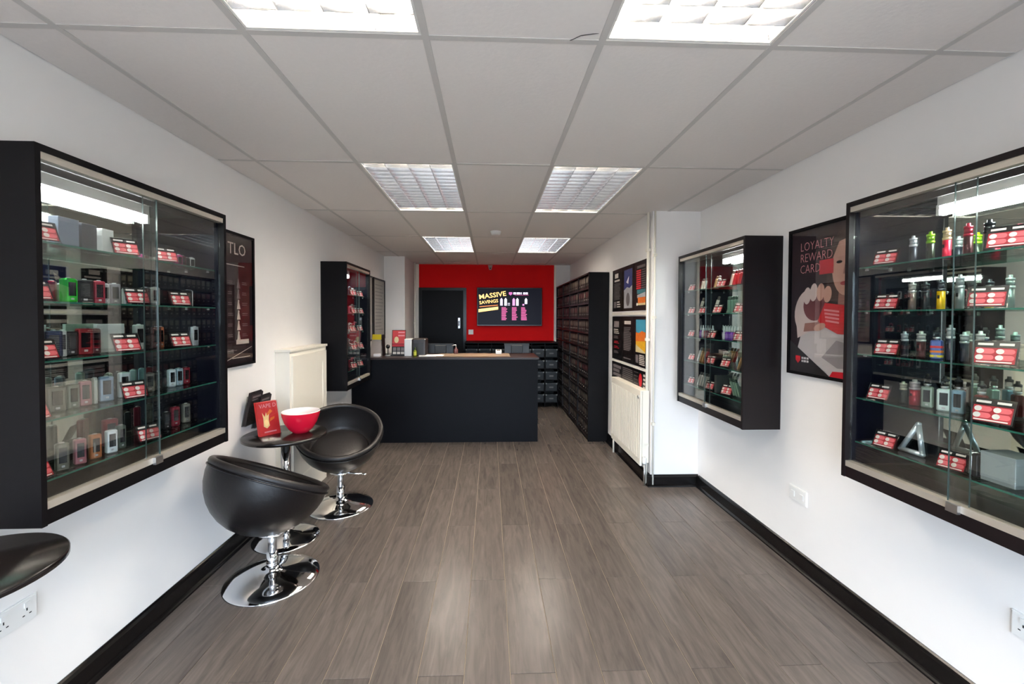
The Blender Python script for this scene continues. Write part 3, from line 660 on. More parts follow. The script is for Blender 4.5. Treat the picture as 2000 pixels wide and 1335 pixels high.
RM += [(0, 'p', 3.26 - 0.035 * i, x3, (GD, IV)[i], ('gold', 'ivory')[i], 0.42) for i in range(2)]
RM += [(0, 'p', 3.045 - 0.035 * i, x3, (IV, RD, RD, RD, (90, 30, 60))[i], ('ivory', 'red', 'red', 'red', 'plum')[i], 0.42, 0, 0.12) for i in range(5)]
RM += [(1, 'p', 3.505, x3, IV, 'ivory', 0.55, 0, 0.15), (1, 'p', 3.27, x3, IV, 'ivory', 0.55, 0, 0.15)] + [(1, 'p', 3.06 - 0.034 * i, x3, GN, 'sage green', 0.0, 0, 0.12) for i in range(4)]
RM += [(2, 'b', 3.52 - 0.038 * i, x2, ((130, 90, 170), (214, 214, 214), (170, 40, 60), (120, 70, 90), (90, 130, 140), (120, 140, 150))[i], ('purple', 'white', 'red', 'mauve', 'teal', 'grey')[i]) for i in range(6)]
RM += [(2, 'b', 3.165 - 0.036 * i, x2, ((196, 190, 200), (120, 60, 170), (100, 40, 160), (120, 60, 170), (170, 60, 110), (200, 170, 170), (150, 20, 30))[i], ('clear', 'purple', 'violet', 'purple', 'pink', 'pale pink', 'red')[i]) for i in range(7)]
RM += [(3, 'p', 3.515 - 0.04 * i, x3, (WHT, GD, GD, RD)[i], ('white', 'gold', 'gold', 'red')[i], 0.5, 0, 0.13) for i in range(4)] + [(3, 'p', 3.15 - 0.03 * i, x3, GN, 'sage green', 0.5, 0, 0.12) for i in range(2)] + [(3, 'p', 2.93 - 0.035 * i, x3, (GD, BK, GN)[i], ('gold', 'black', 'sage green')[i], 0.5, 0, 0.12) for i in range(3)]
RM += [(4, 'p', 3.51 - 0.04 * i, x3, (200, 200, 196), 'silver', 0.5, 0, 0.13) for i in range(4)] + [(4, 'p', 2.97 - 0.035 * i, x3, GN, 'sage green', -0.5, 0.008, 0.13) for i in range(3)]
RM += [(4, 'c', 3.14, 1.745, (60, 66, 62), 'dark grey', (0.03, 0.12, 0.13), 0.0), (3, 'c', 3.19, 1.80, (120, 130, 120), 'grey', (0.05, 0.03, 0.10), 0.3)]
stock('middle right cabinet', 1, SR, RM, 'far')
x1, x2 = -1.475, -1.55
L2 = []
for s_, ys in enumerate(((4.95, 4.72), (4.97, 4.76), (4.94, 4.70), (4.96, 4.74), (4.95, 4.73))):
    for y in ys: L2.append((s_, 's', y, x1, -0.5))
cc = [((150, 20, 40), 'red'), ((200, 204, 206), 'silver'), ((40, 44, 52), 'black'), ((90, 100, 104), 'grey'), ((190, 70, 90), 'pink')]
for s_ in range(5):
    for i, y in enumerate((5.0, 4.9, 4.82, 4.66, 4.56)):
        c, nm = cc[(i + s_ * 2) % 5]; L2.append((s_, 'm', y, x2, c, nm, dict(h=0.085 + 0.01 * ((i + s_) % 3), w=0.034)))
stock('counter-side left cabinet', -1, SR, L2, 'far')

# ------------------------------------------------------------------ posters and frames
def framed(name, label, cat, wall, y0, y1, z0, z1, bgm, fm=BLACK, fw=0.016):
    """framed print on a side wall; returns thing and Print with u from the viewer's left"""
    W, s = (XL, 1) if wall == 'L' else ((XR, -1) if wall == 'R' else (XF, -1))
    t = thing(name, label, cat, (W, (y0 + y1) / 2, z0))
    X = lambda d: W + s * d
    def bx(d0, d1, *r): a, b = sorted((X(d0), X(d1))); return B(a, b, *r)
    fr = bx(0, 0.022, y0, y1, z0, z0 + fw).build('frame_rail', fm, t)
    bx(0, 0.022, y0, y1, z1 - fw, z1).build('frame_rail', fm, t)
    bx(0, 0.022, y0, y0 + fw, z0 + fw, z1 - fw).build('frame_stile', fm, t); bx(0, 0.022, y1 - fw, y1, z0 + fw, z1 - fw).build('frame_stile', fm, t)
    bx(0, 0.010, y0 + fw, y1 - fw, z0 + fw, z1 - fw).build('print_sheet', bgm, t)
    bx(0.0165, 0.018, y0 + fw, y1 - fw, z0 + fw, z1 - fw).build('glazing', POSTERG, t)
    p = Print((X(0.010), y0 + fw if s > 0 else y1 - fw, z0 + fw), (0, 1 if s > 0 else -1, 0), (0, 0, 1), (s, 0, 0))
    return t, p
# left wall: dark line-up poster half hidden by the cabinet
t, p = framed('framed_poster', 'dark framed poster with column of bottle icons beside near left cabinet', 'poster', 'L', 2.455, 3.052, 1.186, 2.046, mat('poster_brown_black', (44, 32, 34), 0.4, noise=0.05), BLACK)
CR = mat('cream_print', (206, 196, 186), 0.6, noise=0.01)
p.text('TLO', 0.292, 0.705, 0.105, CR, 1, sx=1.0)
p.rect(0.07, 0.475, 0.632, 0.637, CR, 1)
for i in range(6):
    v = 0.52 - i * 0.068; cc_ = GREYP if i < 2 else CR
    p.poly([(0.385, v - 0.03), (0.425, v - 0.03), (0.41, v + 0.015), (0.40, v + 0.03)], cc_, 1)
    p.ell(0.405, v + 0.022, 0.008, 0.009, cc_, 1, 10)
    p.lines(0.445, 0.51, v + 0.012, 2, 0.012, 0.005, GREYP, 1); p.lines(0.29, 0.35, v + 0.012, 2, 0.012, 0.005, GREYP, 1)
p.rect(0.375, 0.52, 0.125, 0.155, CR, 1)
p.poly([(0.2, 0.005), (0.555, 0.10), (0.555, 0.103), (0.2, 0.011)], CR, 1); p.rect(0.33, 0.535, 0.035, 0.040, CR, 1); p.rect(0.29, 0.38, 0.085, 0.089, GREYP, 1)
p.build('printed_design', t)
FR2 = mat('pale_chart_print', (168, 160, 150), 0.5, noise=0.04, nscale=12)
for ya, yb, lb in ((5.36, 6.065, 'tall framed pale chart mostly hidden behind the cabinet by the counter'), (6.115, 6.755, 'tall framed pale chart on left wall next to the white column')):
    t, p = framed('framed_chart', lb, 'poster', 'L', ya, yb, 1.18, 2.07, FR2, BROWNBLK, 0.02)
    p.lines(0.08, (yb - ya) - 0.1, 0.78, 14, 0.05, 0.012, GREYP, 1); p.build('printed_design', t)

# loyalty poster
t, p = framed('framed_poster', 'framed loyalty reward card poster with hand holding red card', 'poster', 'R', 1.985, 2.602, 1.17, 2.042, mat('poster_plum', (44, 26, 31), 0.4, spec=0.3, noise=0.3, nscale=3), BLACK, 0.018)
SK1 = mat('print_skin', (206, 160, 142), 0.5, noise=0.06); SK2 = mat('print_skin_pale', (216, 198, 192), 0.5, noise=0.04); SKS = mat('print_skin_shade', (150, 104, 94), 0.5, noise=0.06)
HAIR = mat('print_hair', (70, 48, 44), 0.5, noise=0.2); TOP_ = mat('print_white_top', (204, 198, 198), 0.5, noise=0.1, nscale=5); LIP = mat('print_lip', (176, 70, 76), 0.5, noise=0.02)
p.poly([(0.27, 0.42), (0.50, 0.38), (0.54, 0.72), (0.44, 0.80), (0.33, 0.76), (0.28, 0.62)], HAIR, 1)
p.poly([(0.06, 0.14), (0.10, 0.26), (0.30, 0.30), (0.56, 0.28), (0.56, 0.02), (0.40, 0.0), (0.24, 0.0)], TOP_, 2)
p.poly([(0.25, 0.10), (0.35, 0.20), (0.56, 0.16), (0.56, 0.06), (0.36, 0.05)], mat('print_top_shade', (160, 154, 156), 0.5, noise=0.1, nscale=5), 3)
p.poly([(0.35, 0.30), (0.47, 0.28), (0.47, 0.47), (0.36, 0.47)], SKS, 2)
p.ell(0.405, 0.595, 0.092, 0.155, SK1, 3, 28); p.poly([(0.315, 0.64), (0.36, 0.73), (0.44, 0.745), (0.50, 0.70), (0.49, 0.78), (0.36, 0.79), (0.30, 0.7)], HAIR, 4)
p.ell(0.362, 0.62, 0.020, 0.008, DARKP, 4, 12); p.ell(0.445, 0.62, 0.02, 0.008, DARKP, 4, 12); p.poly([(0.398, 0.61), (0.388, 0.555), (0.412, 0.55)], SKS, 4); p.ell(0.40, 0.505, 0.03, 0.011, LIP, 4, 14)
p.ell(0.135, 0.36, 0.10, 0.13, SK2, 3, 26, -0.3); p.poly([(0.06, 0.20), (0.15, 0.24), (0.19, 0.30), (0.08, 0.34), (0.05, 0.28)], SK2, 3.5)
p.ell(0.19, 0.39, 0.085, 0.085, mat('print_palm_shade', (116, 56, 60), 0.5, noise=0.1), 4, 24)
for i, (u, v, h_) in enumerate(((0.135, 0.45, 0.05), (0.185, 0.468, 0.052), (0.237, 0.466, 0.05), (0.287, 0.452, 0.046))): p.ell(u, v, 0.0285, h_, SK2 if i < 2 else SK1, 5 + 0.2 * i, 16, -0.12)
p.poly([(0.11, 0.24), (0.22, 0.25), (0.27, 0.275), (0.25, 0.30), (0.12, 0.29)], SKS, 5)
p.poly([(0.22, 0.305), (0.27, 0.405), (0.47, 0.38), (0.55, 0.23), (0.36, 0.235), (0.26, 0.275)], mat('print_card_red', (210, 26, 40), 0.4, noise=0.03), 6)
p.poly([(0.40, 0.39), (0.47, 0.38), (0.555, 0.24), (0.49, 0.233)], DARKP, 7); p.poly([(0.42, 0.38), (0.45, 0.378), (0.545, 0.25), (0.51, 0.24)], mat('print_card_white', (230, 226, 220), 0.4, noise=0.02), 8)
for i in range(4): p.poly([(0.265 + 0.004 * i, 0.372 - 0.02 * i), (0.37, 0.360 - 0.02 * i), (0.37, 0.350 - 0.02 * i), (0.265 + 0.004 * i, 0.361 - 0.02 * i)], PINK, 7)
p.ell(0.235, 0.27, 0.045, 0.02, SK1, 8, 16, 0.3)
p.rect(0.225, 0.325, 0.565, 0.645, mat('print_red_block', (196, 20, 44), 0.4, noise=0.03), 6)
for i, s_ in enumerate(('LOYALTY', 'REWARD', 'CARD')): p.text(s_, 0.075, 0.715 - 0.066 * i, 0.072, PINK, 7, sx=0.82, bold=-0.0012)
p.poly([(0.0, 0.0), (0.0, 0.185), (0.31, 0.0)], mat('print_charcoal', (42, 38, 40), 0.4, noise=0.05), 6); p.poly([(0.31, 0.0), (0.33, 0.03), (0.575, 0.045), (0.575, 0.0)], REDP, 6)
p.poly([(0.05, 0.095), (0.09, 0.095), (0.09, 0.07), (0.07, 0.05), (0.05, 0.07)], REDP, 7)
for i in range(2):
    for u, w in ((0.10, 0.012), (0.116, 0.02), (0.14, 0.016)): p.rect(u, u + w, 0.06 + 0.018 * (1 - i), 0.072 + 0.018 * (1 - i), PAPER, 7)
p.build('printed_design', t)

# poster boards on the far right wall: 2 rows of 3 and a wide strip
BRDK = mat('poster_black', (15, 12, 14), 0.4, spec=0.3, noise=0.06)
def board(label, y0, y1, z0, z1):
    t = thing('poster_board', label, 'poster', (XF, (y0 + y1) / 2, z0), 'poster boards above the radiator')
    MB().box(XF - 0.012, XF, y0, y1, z0, z1).build('board', BRDK, t)
    return t, Print((XF - 0.012, y1, z0), (0, -1, 0), (0, 0, 1), (-1, 0, 0))
W3 = (4.972 - 3.856) / 3
ya = [4.972 - W3 * i for i in range(4)]
BLU = mat('print_blue', (52, 64, 130), 0.5, noise=0.25, nscale=20); SNOW = mat('print_snow', (176, 176, 180), 0.5, noise=0.2, nscale=14); CYAN = mat('print_cyan', (60, 150, 180), 0.5, noise=0.1)
ORG_ = mat('print_orange', (220, 110, 30), 0.5, noise=0.3, nscale=30); YEL = mat('print_yellow', (226, 170, 30), 0.5, noise=0.3, nscale=40); SAND = mat('print_sand', (220, 200, 150), 0.5, noise=0.1); TEAL = mat('print_teal', (60, 130, 140), 0.5, noise=0.1)
g = 0.0015
t, p = board('black text poster in the upper row above radiator, nearest the tall shelving', ya[1] + g, ya[0], 1.578, 2.05)
p.text('01', 0.08, 0.385, 0.07, CR, 1, bold=0.002) if False else p.rect(0.09, 0.22, 0.375, 0.425, CR, 1)
p.rect(0.08, 0.27, 0.335, 0.355, CR, 1); p.lines(0.06, 0.30, 0.315, 12, 0.016, 0.006, GREYP, 1, 0.15); p.rect(0.06, 0.15, 0.04, 0.11, GREYP, 1); p.lines(0.18, 0.30, 0.11, 3, 0.026, 0.012, CR, 1); p.build('printed_design', t)
t, p = board('poster with blue and white picture in the middle of the upper row', ya[2] + g, ya[1] - g, 1.578, 2.05)
p.rect(0.06, 0.32, 0.20, 0.43, BLU, 1); p.rect(0.06, 0.32, 0.03, 0.20, SNOW, 1); p.poly([(0.06, 0.20), (0.32, 0.20), (0.32, 0.26), (0.24, 0.235), (0.16, 0.25), (0.06, 0.22)], SNOW, 2); p.poly([(0.13, 0.30), (0.22, 0.36), (0.2, 0.28)], PAPER, 2)
p.ell(0.19, 0.12, 0.06, 0.07, GREYP, 2, 16); p.build('printed_design', t)
t, p = board('poster with red list and colourful picture at right end of the upper row', ya[3], ya[2] - g, 1.578, 2.05)
p.rect(0.09, 0.31, 0.405, 0.43, GREYP, 1)
for i in range(9): p.rect(0.07, 0.20, 0.375 - i * 0.021, 0.389 - i * 0.021, REDP, 1); p.rect(0.215, 0.32, 0.378 - i * 0.021, 0.386 - i * 0.021, GREYP, 1)
p.rect(0.09, 0.32, 0.16, 0.20, TEAL, 1); p.poly([(0.1, 0.15), (0.32, 0.17), (0.32, 0.12), (0.1, 0.12)], SNOW, 1.4); p.rect(0.12, 0.32, 0.07, 0.125, ORG_, 1.7); p.rect(0.09, 0.32, 0.05, 0.07, SAND, 2); p.ell(0.1, 0.06, 0.02, 0.015, PAPER, 3, 12); p.build('printed_design', t)
t, p = board('black text poster with red lines in the lower row, nearest the tall shelving', ya[1] + g, ya[0], 1.04, 1.522)
p.rect(0.07, 0.26, 0.36, 0.43, GREYP, 1); p.lines(0.07, 0.27, 0.34, 3, 0.02, 0.009, CR, 1)
for i in range(4): p.lines(0.08, 0.27, 0.26 - 0.055 * i, 2, 0.016, 0.007, REDP if i in (1, 2) else GREYP, 1); 
p.build('printed_design', t)
t, p = board('black text poster in the middle of the lower row', ya[2] + g, ya[1] - g, 1.04, 1.522)
p.rect(0.08, 0.29, 0.40, 0.435, CR, 1); p.lines(0.06, 0.31, 0.37, 14, 0.018, 0.008, GREYP, 1); p.lines(0.06, 0.31, 0.05, 1, 0.02, 0.012, GREYP, 1); p.build('printed_design', t)
t, p = board('poster with blue sky and orange landscape at right end of the lower row', ya[3], ya[2] - g, 1.04, 1.522)
p.rect(0.07, 0.33, 0.32, 0.45, CYAN, 1); p.rect(0.07, 0.33, 0.14, 0.32, YEL, 1); p.poly([(0.07, 0.24), (0.33, 0.25), (0.33, 0.33), (0.24, 0.345), (0.15, 0.32), (0.07, 0.33)], ORG_, 2); p.poly([(0.07, 0.21), (0.33, 0.145), (0.33, 0.135), (0.07, 0.135)], SAND, 2)
p.rect(0.07, 0.14, 0.03, 0.11, GREYP, 1); p.lines(0.17, 0.32, 0.115, 6, 0.017, 0.009, CR, 1); p.build('printed_design', t)
t, p = board('wide black text strip poster just above the radiator', ya[3], ya[0], 0.815, 1.005)
for i in range(3): p.rect(0.05, 0.34 - 0.05 * (i == 1), 0.13 - 0.045 * i, 0.162 - 0.045 * i, GREYP, 1)
p.lines(0.40, 0.74, 0.165, 7, 0.02, 0.008, GREYP, 1, 0.1); p.lines(0.77, 0.9, 0.165, 4, 0.036, 0.006, GREYP, 1, 0.1)
p.ell(0.955, 0.10, 0.045, 0.065, REDP, 1, 18)
for i in range(4): p.ell(1.055, 0.155 - 0.038 * i, 0.03, 0.013, CR, 1, 12)
p.build('printed_design', t)
for z, lb in ((1.535, 'between the two rows of posters'), (1.012, 'under the lower row of posters')):
    t = thing('poster_rail', 'white rail ' + lb, 'rail', (XF, 4.41, z))
    for i in range(3): B(XF - 0.016, XF, ya[i + 1] + 0.002, ya[i] - 0.002, z, z + (0.03 if z > 1.3 else 0.02)).build('rail_section', CREAM, t)

# radiator
t = thing('radiator', 'white panel radiator below the poster boards', 'radiator', (XF, 4.24, 0.17))
MB().rbox(1.352, 1.372, 3.80, 4.72, 0.17, 0.845, 0.006).build('front_panel', CREAM, t)
for i in range(18):
    y = 3.84 + i * 0.049
    MB().rbox(1.348, 1.353, y, y + 0.028, 0.23, 0.79, 0.002, 1).build('panel_rib', CREAM, t)
MB().rbox(1.352, 1.43, 3.797, 4.723, 0.842, 0.852, 0.003).build('top_grille', CREAM, t)
B(1.372, 1.43, 3.797, 3.803, 0.2, 0.842).build('side_cover', CREAM, t); B(1.372, 1.43, 4.717, 4.723, 0.2, 0.842).build('side_cover', CREAM, t)
B(1.425, XF, 3.95, 3.98, 0.3, 0.8).build('wall_bracket', CREAM, t); B(1.425, XF, 4.5, 4.53, 0.3, 0.8).build('wall_bracket', CREAM, t)
smooth(MB()).tube((1.345, 3.845, 0.79), (1.352, 3.845, 0.79), 0.016, 14).build('air_vent', STEEL, t)
smooth(MB()).lathe([(0.018, 0), (0.02, 0.01), (0.02, 0.05), (0.015, 0.06)], 1.385, 3.775, 14, 0.2).build('valve_head', WHITEP, t)
smooth(MB()).path([(1.385, 3.775, 0.0), (1.385, 3.775, 0.21)], 0.009, 10).build('valve_pipe', STEEL, t)
smooth(MB()).path([(1.385, 3.775, 0.185), (1.385, 3.81, 0.185)], 0.01, 10).build('valve_elbow', STEEL, t)
smooth(MB()).path([(1.385, 4.74, 0.0), (1.385, 4.74, 0.185), (1.385, 4.70, 0.185)], 0.009, 10).build('return_pipe', CREAM, t)

# ------------------------------------------------------------------ tall stock shelving on the right
X0, X1, Y0, Y1, ZT = 1.19, XF - 0.002, 5.157, 7.69, 2.058
t = thing('stock_shelving', 'tall black shelving unit of small boxes against far right wall', 'shelving', (1.315, 6.42, 0))
B(X0, X1, Y0, Y0 + 0.025, 0, ZT).build('end_panel', BLACK, t)
B(X0, X1, Y1 - 0.025, Y1, 0, ZT).build('end_panel', BLACK, t)
B(X1 - 0.01, X1, Y0 + 0.025, Y1 - 0.025, 0, ZT).build('back_board', BLACK, t)
NR = 11; pitch_ = (ZT - 0.05) / NR
for i in range(NR + 1):
    z = 0.03 + pitch_ * i
    B(X0, X1 - 0.01, Y0 + 0.025, Y1 - 0.025, z, z + 0.018).build('shelf_board', BROWNBLK, t)
B(X0 + 0.01, X0 + 0.02, Y0 + 0.025, Y1 - 0.025, 0, 0.03).build('plinth', BLACK, t)
SEC = [Y0 + 0.025 + (Y1 - Y0 - 0.05) * k / 4 for k in range(5)]
for y in SEC[1:-1]: B(X0, X1 - 0.01, y - 0.009, y + 0.009, 0.048, ZT - 0.02).build('upright', BROWNBLK, t)
BXM = mat('stock_box_brown', (22, 16, 16), 0.5, spec=0.25, noise=0.1); BXL = mat('stock_box_label', (74, 66, 58), 0.6, noise=0.15); BXR = mat('stock_box_label_red', (66, 20, 24), 0.6, noise=0.15)
def sbox(red):
    w = 0.086
    m = MB().box(0, 0.2, 0, w, 0, 0.145); o = m.build('stock_box', BXM)
    m = MB().box(-0.0015, 0, 0.012, w - 0.012, 0.07, 0.13); m.build('box_label', BXR if red else BXL, o)
    smooth(MB()).tube((-0.006, w / 2, 0.035), (0.0, w / 2, 0.035), 0.009, 8).build('pull', C((104, 98, 92)), o)
    return o
pro = [sbox(False), sbox(True)]; used = [False, False]
for r in range(NR):
    for k in range(4):
        for c in range(6):
            red = 1 if (r in (3, 4, 5, 8, 9) and random.random() < 0.5) else 0
            o = pro[red] if not used[red] else dup(pro[red]); used[red] = True
            w_ = (SEC[k + 1] - SEC[k] - 0.022) / 6
            o.location = (X0 + 0.012 + random.random() * 0.006, SEC[k] + 0.011 + w_ * c + (w_ - 0.086) / 2, 0.048 + pitch_ * r)
            tag(o, '%s labelled stock box in tall shelving, %s shelf up, %s bay, %s along' % ('red' if red else 'beige', NTH[r + 1], NTH[k + 1], NTH[c + 1]), 'box', 'boxes in the tall shelving')

# ------------------------------------------------------------------ counter
t = thing('shop_counter', 'long black shop counter with brown top in front of red wall', 'counter', (-0.53, 5.5, 0))
B(XL, 0.58, 5.18, 5.205, 0.0, 1.0).build('front_panel', NAVY, t)
B(0.555, 0.58, 5.205, 5.80, 0.0, 1.0).build('end_panel', NAVY, t)
MB().rbox(XL, 0.595, 5.165, 5.82, 1.0, 1.025, 0.003).build('worktop', mat('brown_worktop', (46, 32, 27), 0.3, spec=0.3, noise=0.25, nscale=14, stretch=(1, 8, 1)), t)
B(-1.6, 0.555, 5.25, 5.78, 0.72, 0.74).build('under_shelf', BROWNBLK, t)
B(-0.56, -0.54, 5.205, 5.78, 0.0, 1.0).build('upright', BROWNBLK, t)
B(XL, -1.62, 5.205, 5.78, 0.0, 1.0).build('upright', BROWNBLK, t)
WT = 1.025
tag(MB().rbox(-0.66, 0.25, 5.28, 5.72, WT, WT + 0.004, 0.01).build('counter_mat', mat('tan_mat', (124, 104, 84), 0.5, noise=0.08)), 'tan desk mat lying on the brown counter top', 'mat')
t = thing('paper_stack', 'stack of white paper on the counter beside the green bottle', 'paper', (-0.72, 5.40, WT))
for i, (dx, a_) in enumerate(((0, 0.1), (0.006, 0.02), (-0.004, 0.16))):
    m = B(-0.105, 0.105, -0.148, 0.148, 0, 0.003); c_, s_ = math.cos(a_ + PI / 2), math.sin(a_ + PI / 2)
    m.map(lambda p: (-0.735 + dx + p[0] * c_ - p[1] * s_, 5.40 + p[0] * s_ + p[1] * c_, WT + 0.0032 * i + p[2])).build('sheet', PAPER, t)
# clipboard with yellow head, half hidden by the cabinet
t = thing('menu_board', 'grey leaflet board with yellow top standing on the counter by the cabinet', 'display stand', (-1.41, 5.42, WT))
MB().prism([(-1.50, 0), (-1.335, 0), (-1.365, 0.26), (-1.475, 0.26)], 5.40, 5.412, lambda u, v, w: (u, w + v * 0.25, WT + v)).build('sheet', mat('grey_sheet', (156, 146, 140), 0.6, noise=0.06), t)
MB().prism([(-1.475, 0.20), (-1.362, 0.20), (-1.367, 0.265), (-1.475, 0.265)], 5.392, 5.40, lambda u, v, w: (u, w + v * 0.25, WT + v)).build('yellow_header', C((200, 178, 20), 0.5), t)
MB().prism([(-1.35, 0), (-1.335, 0), (-1.362, 0.26), (-1.372, 0.26)], 5.40, 5.55, lambda u, v, w: (u, w + (v * 0.25 if w < 5.5 else -v * 0.2 + 0.117 * v / 0.26), WT + v)).build('side_strut', CARDBLK, t)
B(-1.43, -1.35, 5.33, 5.38, WT, WT + 0.03).build('card_tray', PAPER, t)
t = thing('leaflet_stand', 'red and black leaflet stand on the counter beside the white box', 'display stand', (-1.145, 5.42, WT))
MB().prism([(-1.232, 0), (-1.062, 0), (-1.062, 0.32), (-1.232, 0.32)], 5.42, 5.426, lambda u, v, w: (u, w + v * 0.15, WT + v)).build('backing', CARDBLK, t)
B(-1.232, -1.062, 5.37, 5.43, WT, WT + 0.012).build('base', CARDBLK, t)
p = Print((-1.225, 5.4195, WT), (1, 0, 0), (0, 0.148, 0.989), (0, -0.989, 0.148))
p.rect(0, 0.158, 0.15, 0.318, mat('print_red_leaflet', (204, 60, 62), 0.5, noise=0.15, nscale=25), 1)
p.rect(0.07, 0.15, 0.285, 0.30, PINK, 2); p.rect(0.07, 0.15, 0.245, 0.262, PINK, 2); p.ell(0.05, 0.2, 0.028, 0.04, SAND, 2, 14)
p.rect(0.0, 0.158, 0.115, 0.145, CARDR, 1)
for i in range(3): p.rect(0.01 + 0.05 * i, 0.05 + 0.05 * i, 0.06, 0.105, GREYP, 2); p.rect(0.01 + 0.05 * i, 0.05 + 0.05 * i, 0.02, 0.05, CR, 2)
p.build('leaflets', t)
t = thing('receipt_printer', 'white and dark brown machine standing on the counter behind green bottle', 'printer', (-0.94, 5.5, WT))
MB().rbox(-1.065, -0.975, 5.38, 5.60, WT, WT + 0.21, 0.006).build('white_side', WHITEP, t)
MB().rbox(-0.975, -0.80, 5.39, 5.60, WT, WT + 0.215, 0.02, 4).build('dark_body', mat('dark_brown_plastic', (46, 38, 36), 0.35, noise=0.05), t)
B(-0.955, -0.83, 5.388, 5.391, WT + 0.02, WT + 0.16).build('front_cover', C((36, 34, 34), 0.25), t)
t = thing('juice_bottle', 'green bottle with yellow label standing on counter before the dark machine', 'bottle', (-0.918, 5.30, WT))
smooth(MB()).lathe([(0.016, 0), (0.019, 0.003), (0.019, 0.07), (0.009, 0.082)], -0.918, 5.30, 16, WT).build('bottle_body', C((120, 130, 20), 0.2), t)
smooth(MB()).lathe([(0.0195, 0.015), (0.0195, 0.06)], -0.918, 5.30, 16, WT, False).build('label_band', C((190, 190, 60)), t)
smooth(MB()).lathe([(0.010, 0.08), (0.010, 0.1), (0.006, 0.115)], -0.918, 5.30, 12, WT).build('cap', C((60, 80, 24)), t)
t = thing('webcam', 'small black ball webcam on the counter left of the leaflet stand', 'camera', (-1.275, 5.42, WT))
smooth(MB()).lathe([(0.008, -.026), (0.02, -.018), (0.027, 0), (0.02, .018), (0.008, .026)], -1.275, 5.42, 16, WT + 0.115).build('camera_ball', C((16, 16, 18), 0.25), t)
smooth(MB()).tube((-1.275, 5.42, WT), (-1.275, 5.42, WT + 0.095), 0.006, 8).build('stem', CARDBLK, t)
smooth(MB()).lathe([(0.035, 0), (0.035, 0.006), (0.01, 0.01)], -1.275, 5.42, 16, WT).build('foot', C((190, 196, 190), 0.3), t)
t = thing('pump_dispenser', 'small chrome pump dispenser on the counter left of the till screens', 'dispenser', (-0.45, 5.68, WT))
smooth(MB()).lathe([(0.025, 0), (0.028, 0.004), (0.028, 0.06), (0.012, 0.075), (0.01, 0.09)], -0.45, 5.68, 16, WT).build('bottle_body', C((110, 70, 70), 0.25), t)
smooth(MB()).path([(-0.45, 5.68, WT + 0.09), (-0.45, 5.68, WT + 0.118), (-0.505, 5.68, WT + 0.112)], 0.006, 10).build('pump_spout', CHROME, t)
t = thing('card_reader', 'small white card reader on the counter under the television', 'card reader', (0.11, 5.62, WT))
MB().prism([(0, 0), (0.13, 0), (0.13, 0.025), (0, 0.05)], 0.075, 0.15, lambda u, v, w: (w, 5.74 - u, WT + 0.004 + v)).build('body', WHITEP, t)
MB().prism([(0.02, 0.047), (0.06, 0.0395), (0.06, 0.0405), (0.02, 0.048)], 0.085, 0.14, lambda u, v, w: (w, 5.74 - u, WT + 0.004 + v)).build('screen', SCREENM, t)
# till screens seen from behind
t0 = None
for x, lb in ((-0.66, 'dark till screen seen from behind, beside the white paper'), (0.36, 'dark till screen seen from behind, at right end of counter')):
    t = thing('till_screen', lb, 'monitor', (x, 5.76, WT))
    TP = mat('till_plastic', (22, 23, 21), 0.45, noise=0.04)
    MB().prism([(0, 0), (0.018, 0), (0.018, 0.125), (0, 0.125)], x - 0.165, x + 0.165, lambda u, v, w: (w, 5.775 + u + v * 0.12, WT + 0.004 + v)).build('screen_back', C((10, 10, 11), 0.4), t)
    MB().prism([(0, 0.105), (0.022, 0.105), (0.022, 0.127), (0, 0.127)], x - 0.17, x + 0.17, lambda u, v, w: (w, 5.768 + u + v * 0.12, WT + 0.004 + v)).build('top_bezel', TP, t)
    MB().rbox(x - 0.075, x + 0.075, 5.735, 5.777, WT + 0.004, WT + 0.11, 0.006).build('rear_housing', TP, t)

# tray rack behind the counter
t = thing('tray_rack', 'low black rack of storage trays under the television', 'rack', (0.37, 7.4, 0))
RX0, RX1, RY = -0.42, 1.142, 7.16
NC = 7; cw = (RX1 - RX0) / NC
for i in range(NC + 1):
    x = RX0 + cw * i; B(max(RX0, x - 0.006), min(RX1, x + 0.006), RY, 7.70, 0, 1.075).build('divider', BLACK, t)
for j in range(6):
    z = 0.09 + 0.19 * j
    for i in range(NC): B(RX0 + cw * i + 0.006, RX0 + cw * (i + 1) - 0.006, RY, 7.70, z - 0.012, z).build('shelf_board', BLACK, t)
B(RX0, RX1, 7.70, 7.705, 0, 1.075).build('back_board', BLACK, t)
B(RX0, RX1, RY - 0.02, 7.705, 1.075, 1.092).build('top_board', BLACK, t)
TR = mat('black_tray_plastic', (9, 11, 10), 0.4, spec=0.3, noise=0.06)
def tray():
    o = thing('storage_tray', '', 'tray', (0, 0, 0), 'trays in the low rack', local=True)
    w, d, h = cw - 0.03, 0.36, 0.115
    m = MB().box(-w / 2, w / 2, 0, d, 0, 0.004).box(-w / 2, w / 2, 0, 0.004, 0.004, h).box(-w / 2, w / 2, d - 0.004, d, 0.004, h).box(-w / 2, -w / 2 + 0.004, 0.004, d - 0.004, 0.004, h).box(w / 2 - 0.004, w / 2, 0.004, d - 0.004, 0.004, h)
    m.build('tray_body', TR, o)
    MB().box(-w / 2 - 0.004, w / 2 + 0.004, -0.006, 0.004, h, h + 0.014).build('rim', C((24, 27, 25), 0.3), o)
    for s in (-1, 1): MB().rbox(s * w * 0.46 - 0.012, s * w * 0.46 + 0.012, -0.012, 0.0, h - 0.008, h + 0.018, 0.003).build('clip', C((96, 100, 98), 0.3), o)
    B(-0.035, 0.035, -0.0015, 0, 0.045, 0.07).build('tray_label', C((84, 84, 80), 0.5), o)
    return o
tr0 = tray(); first = True
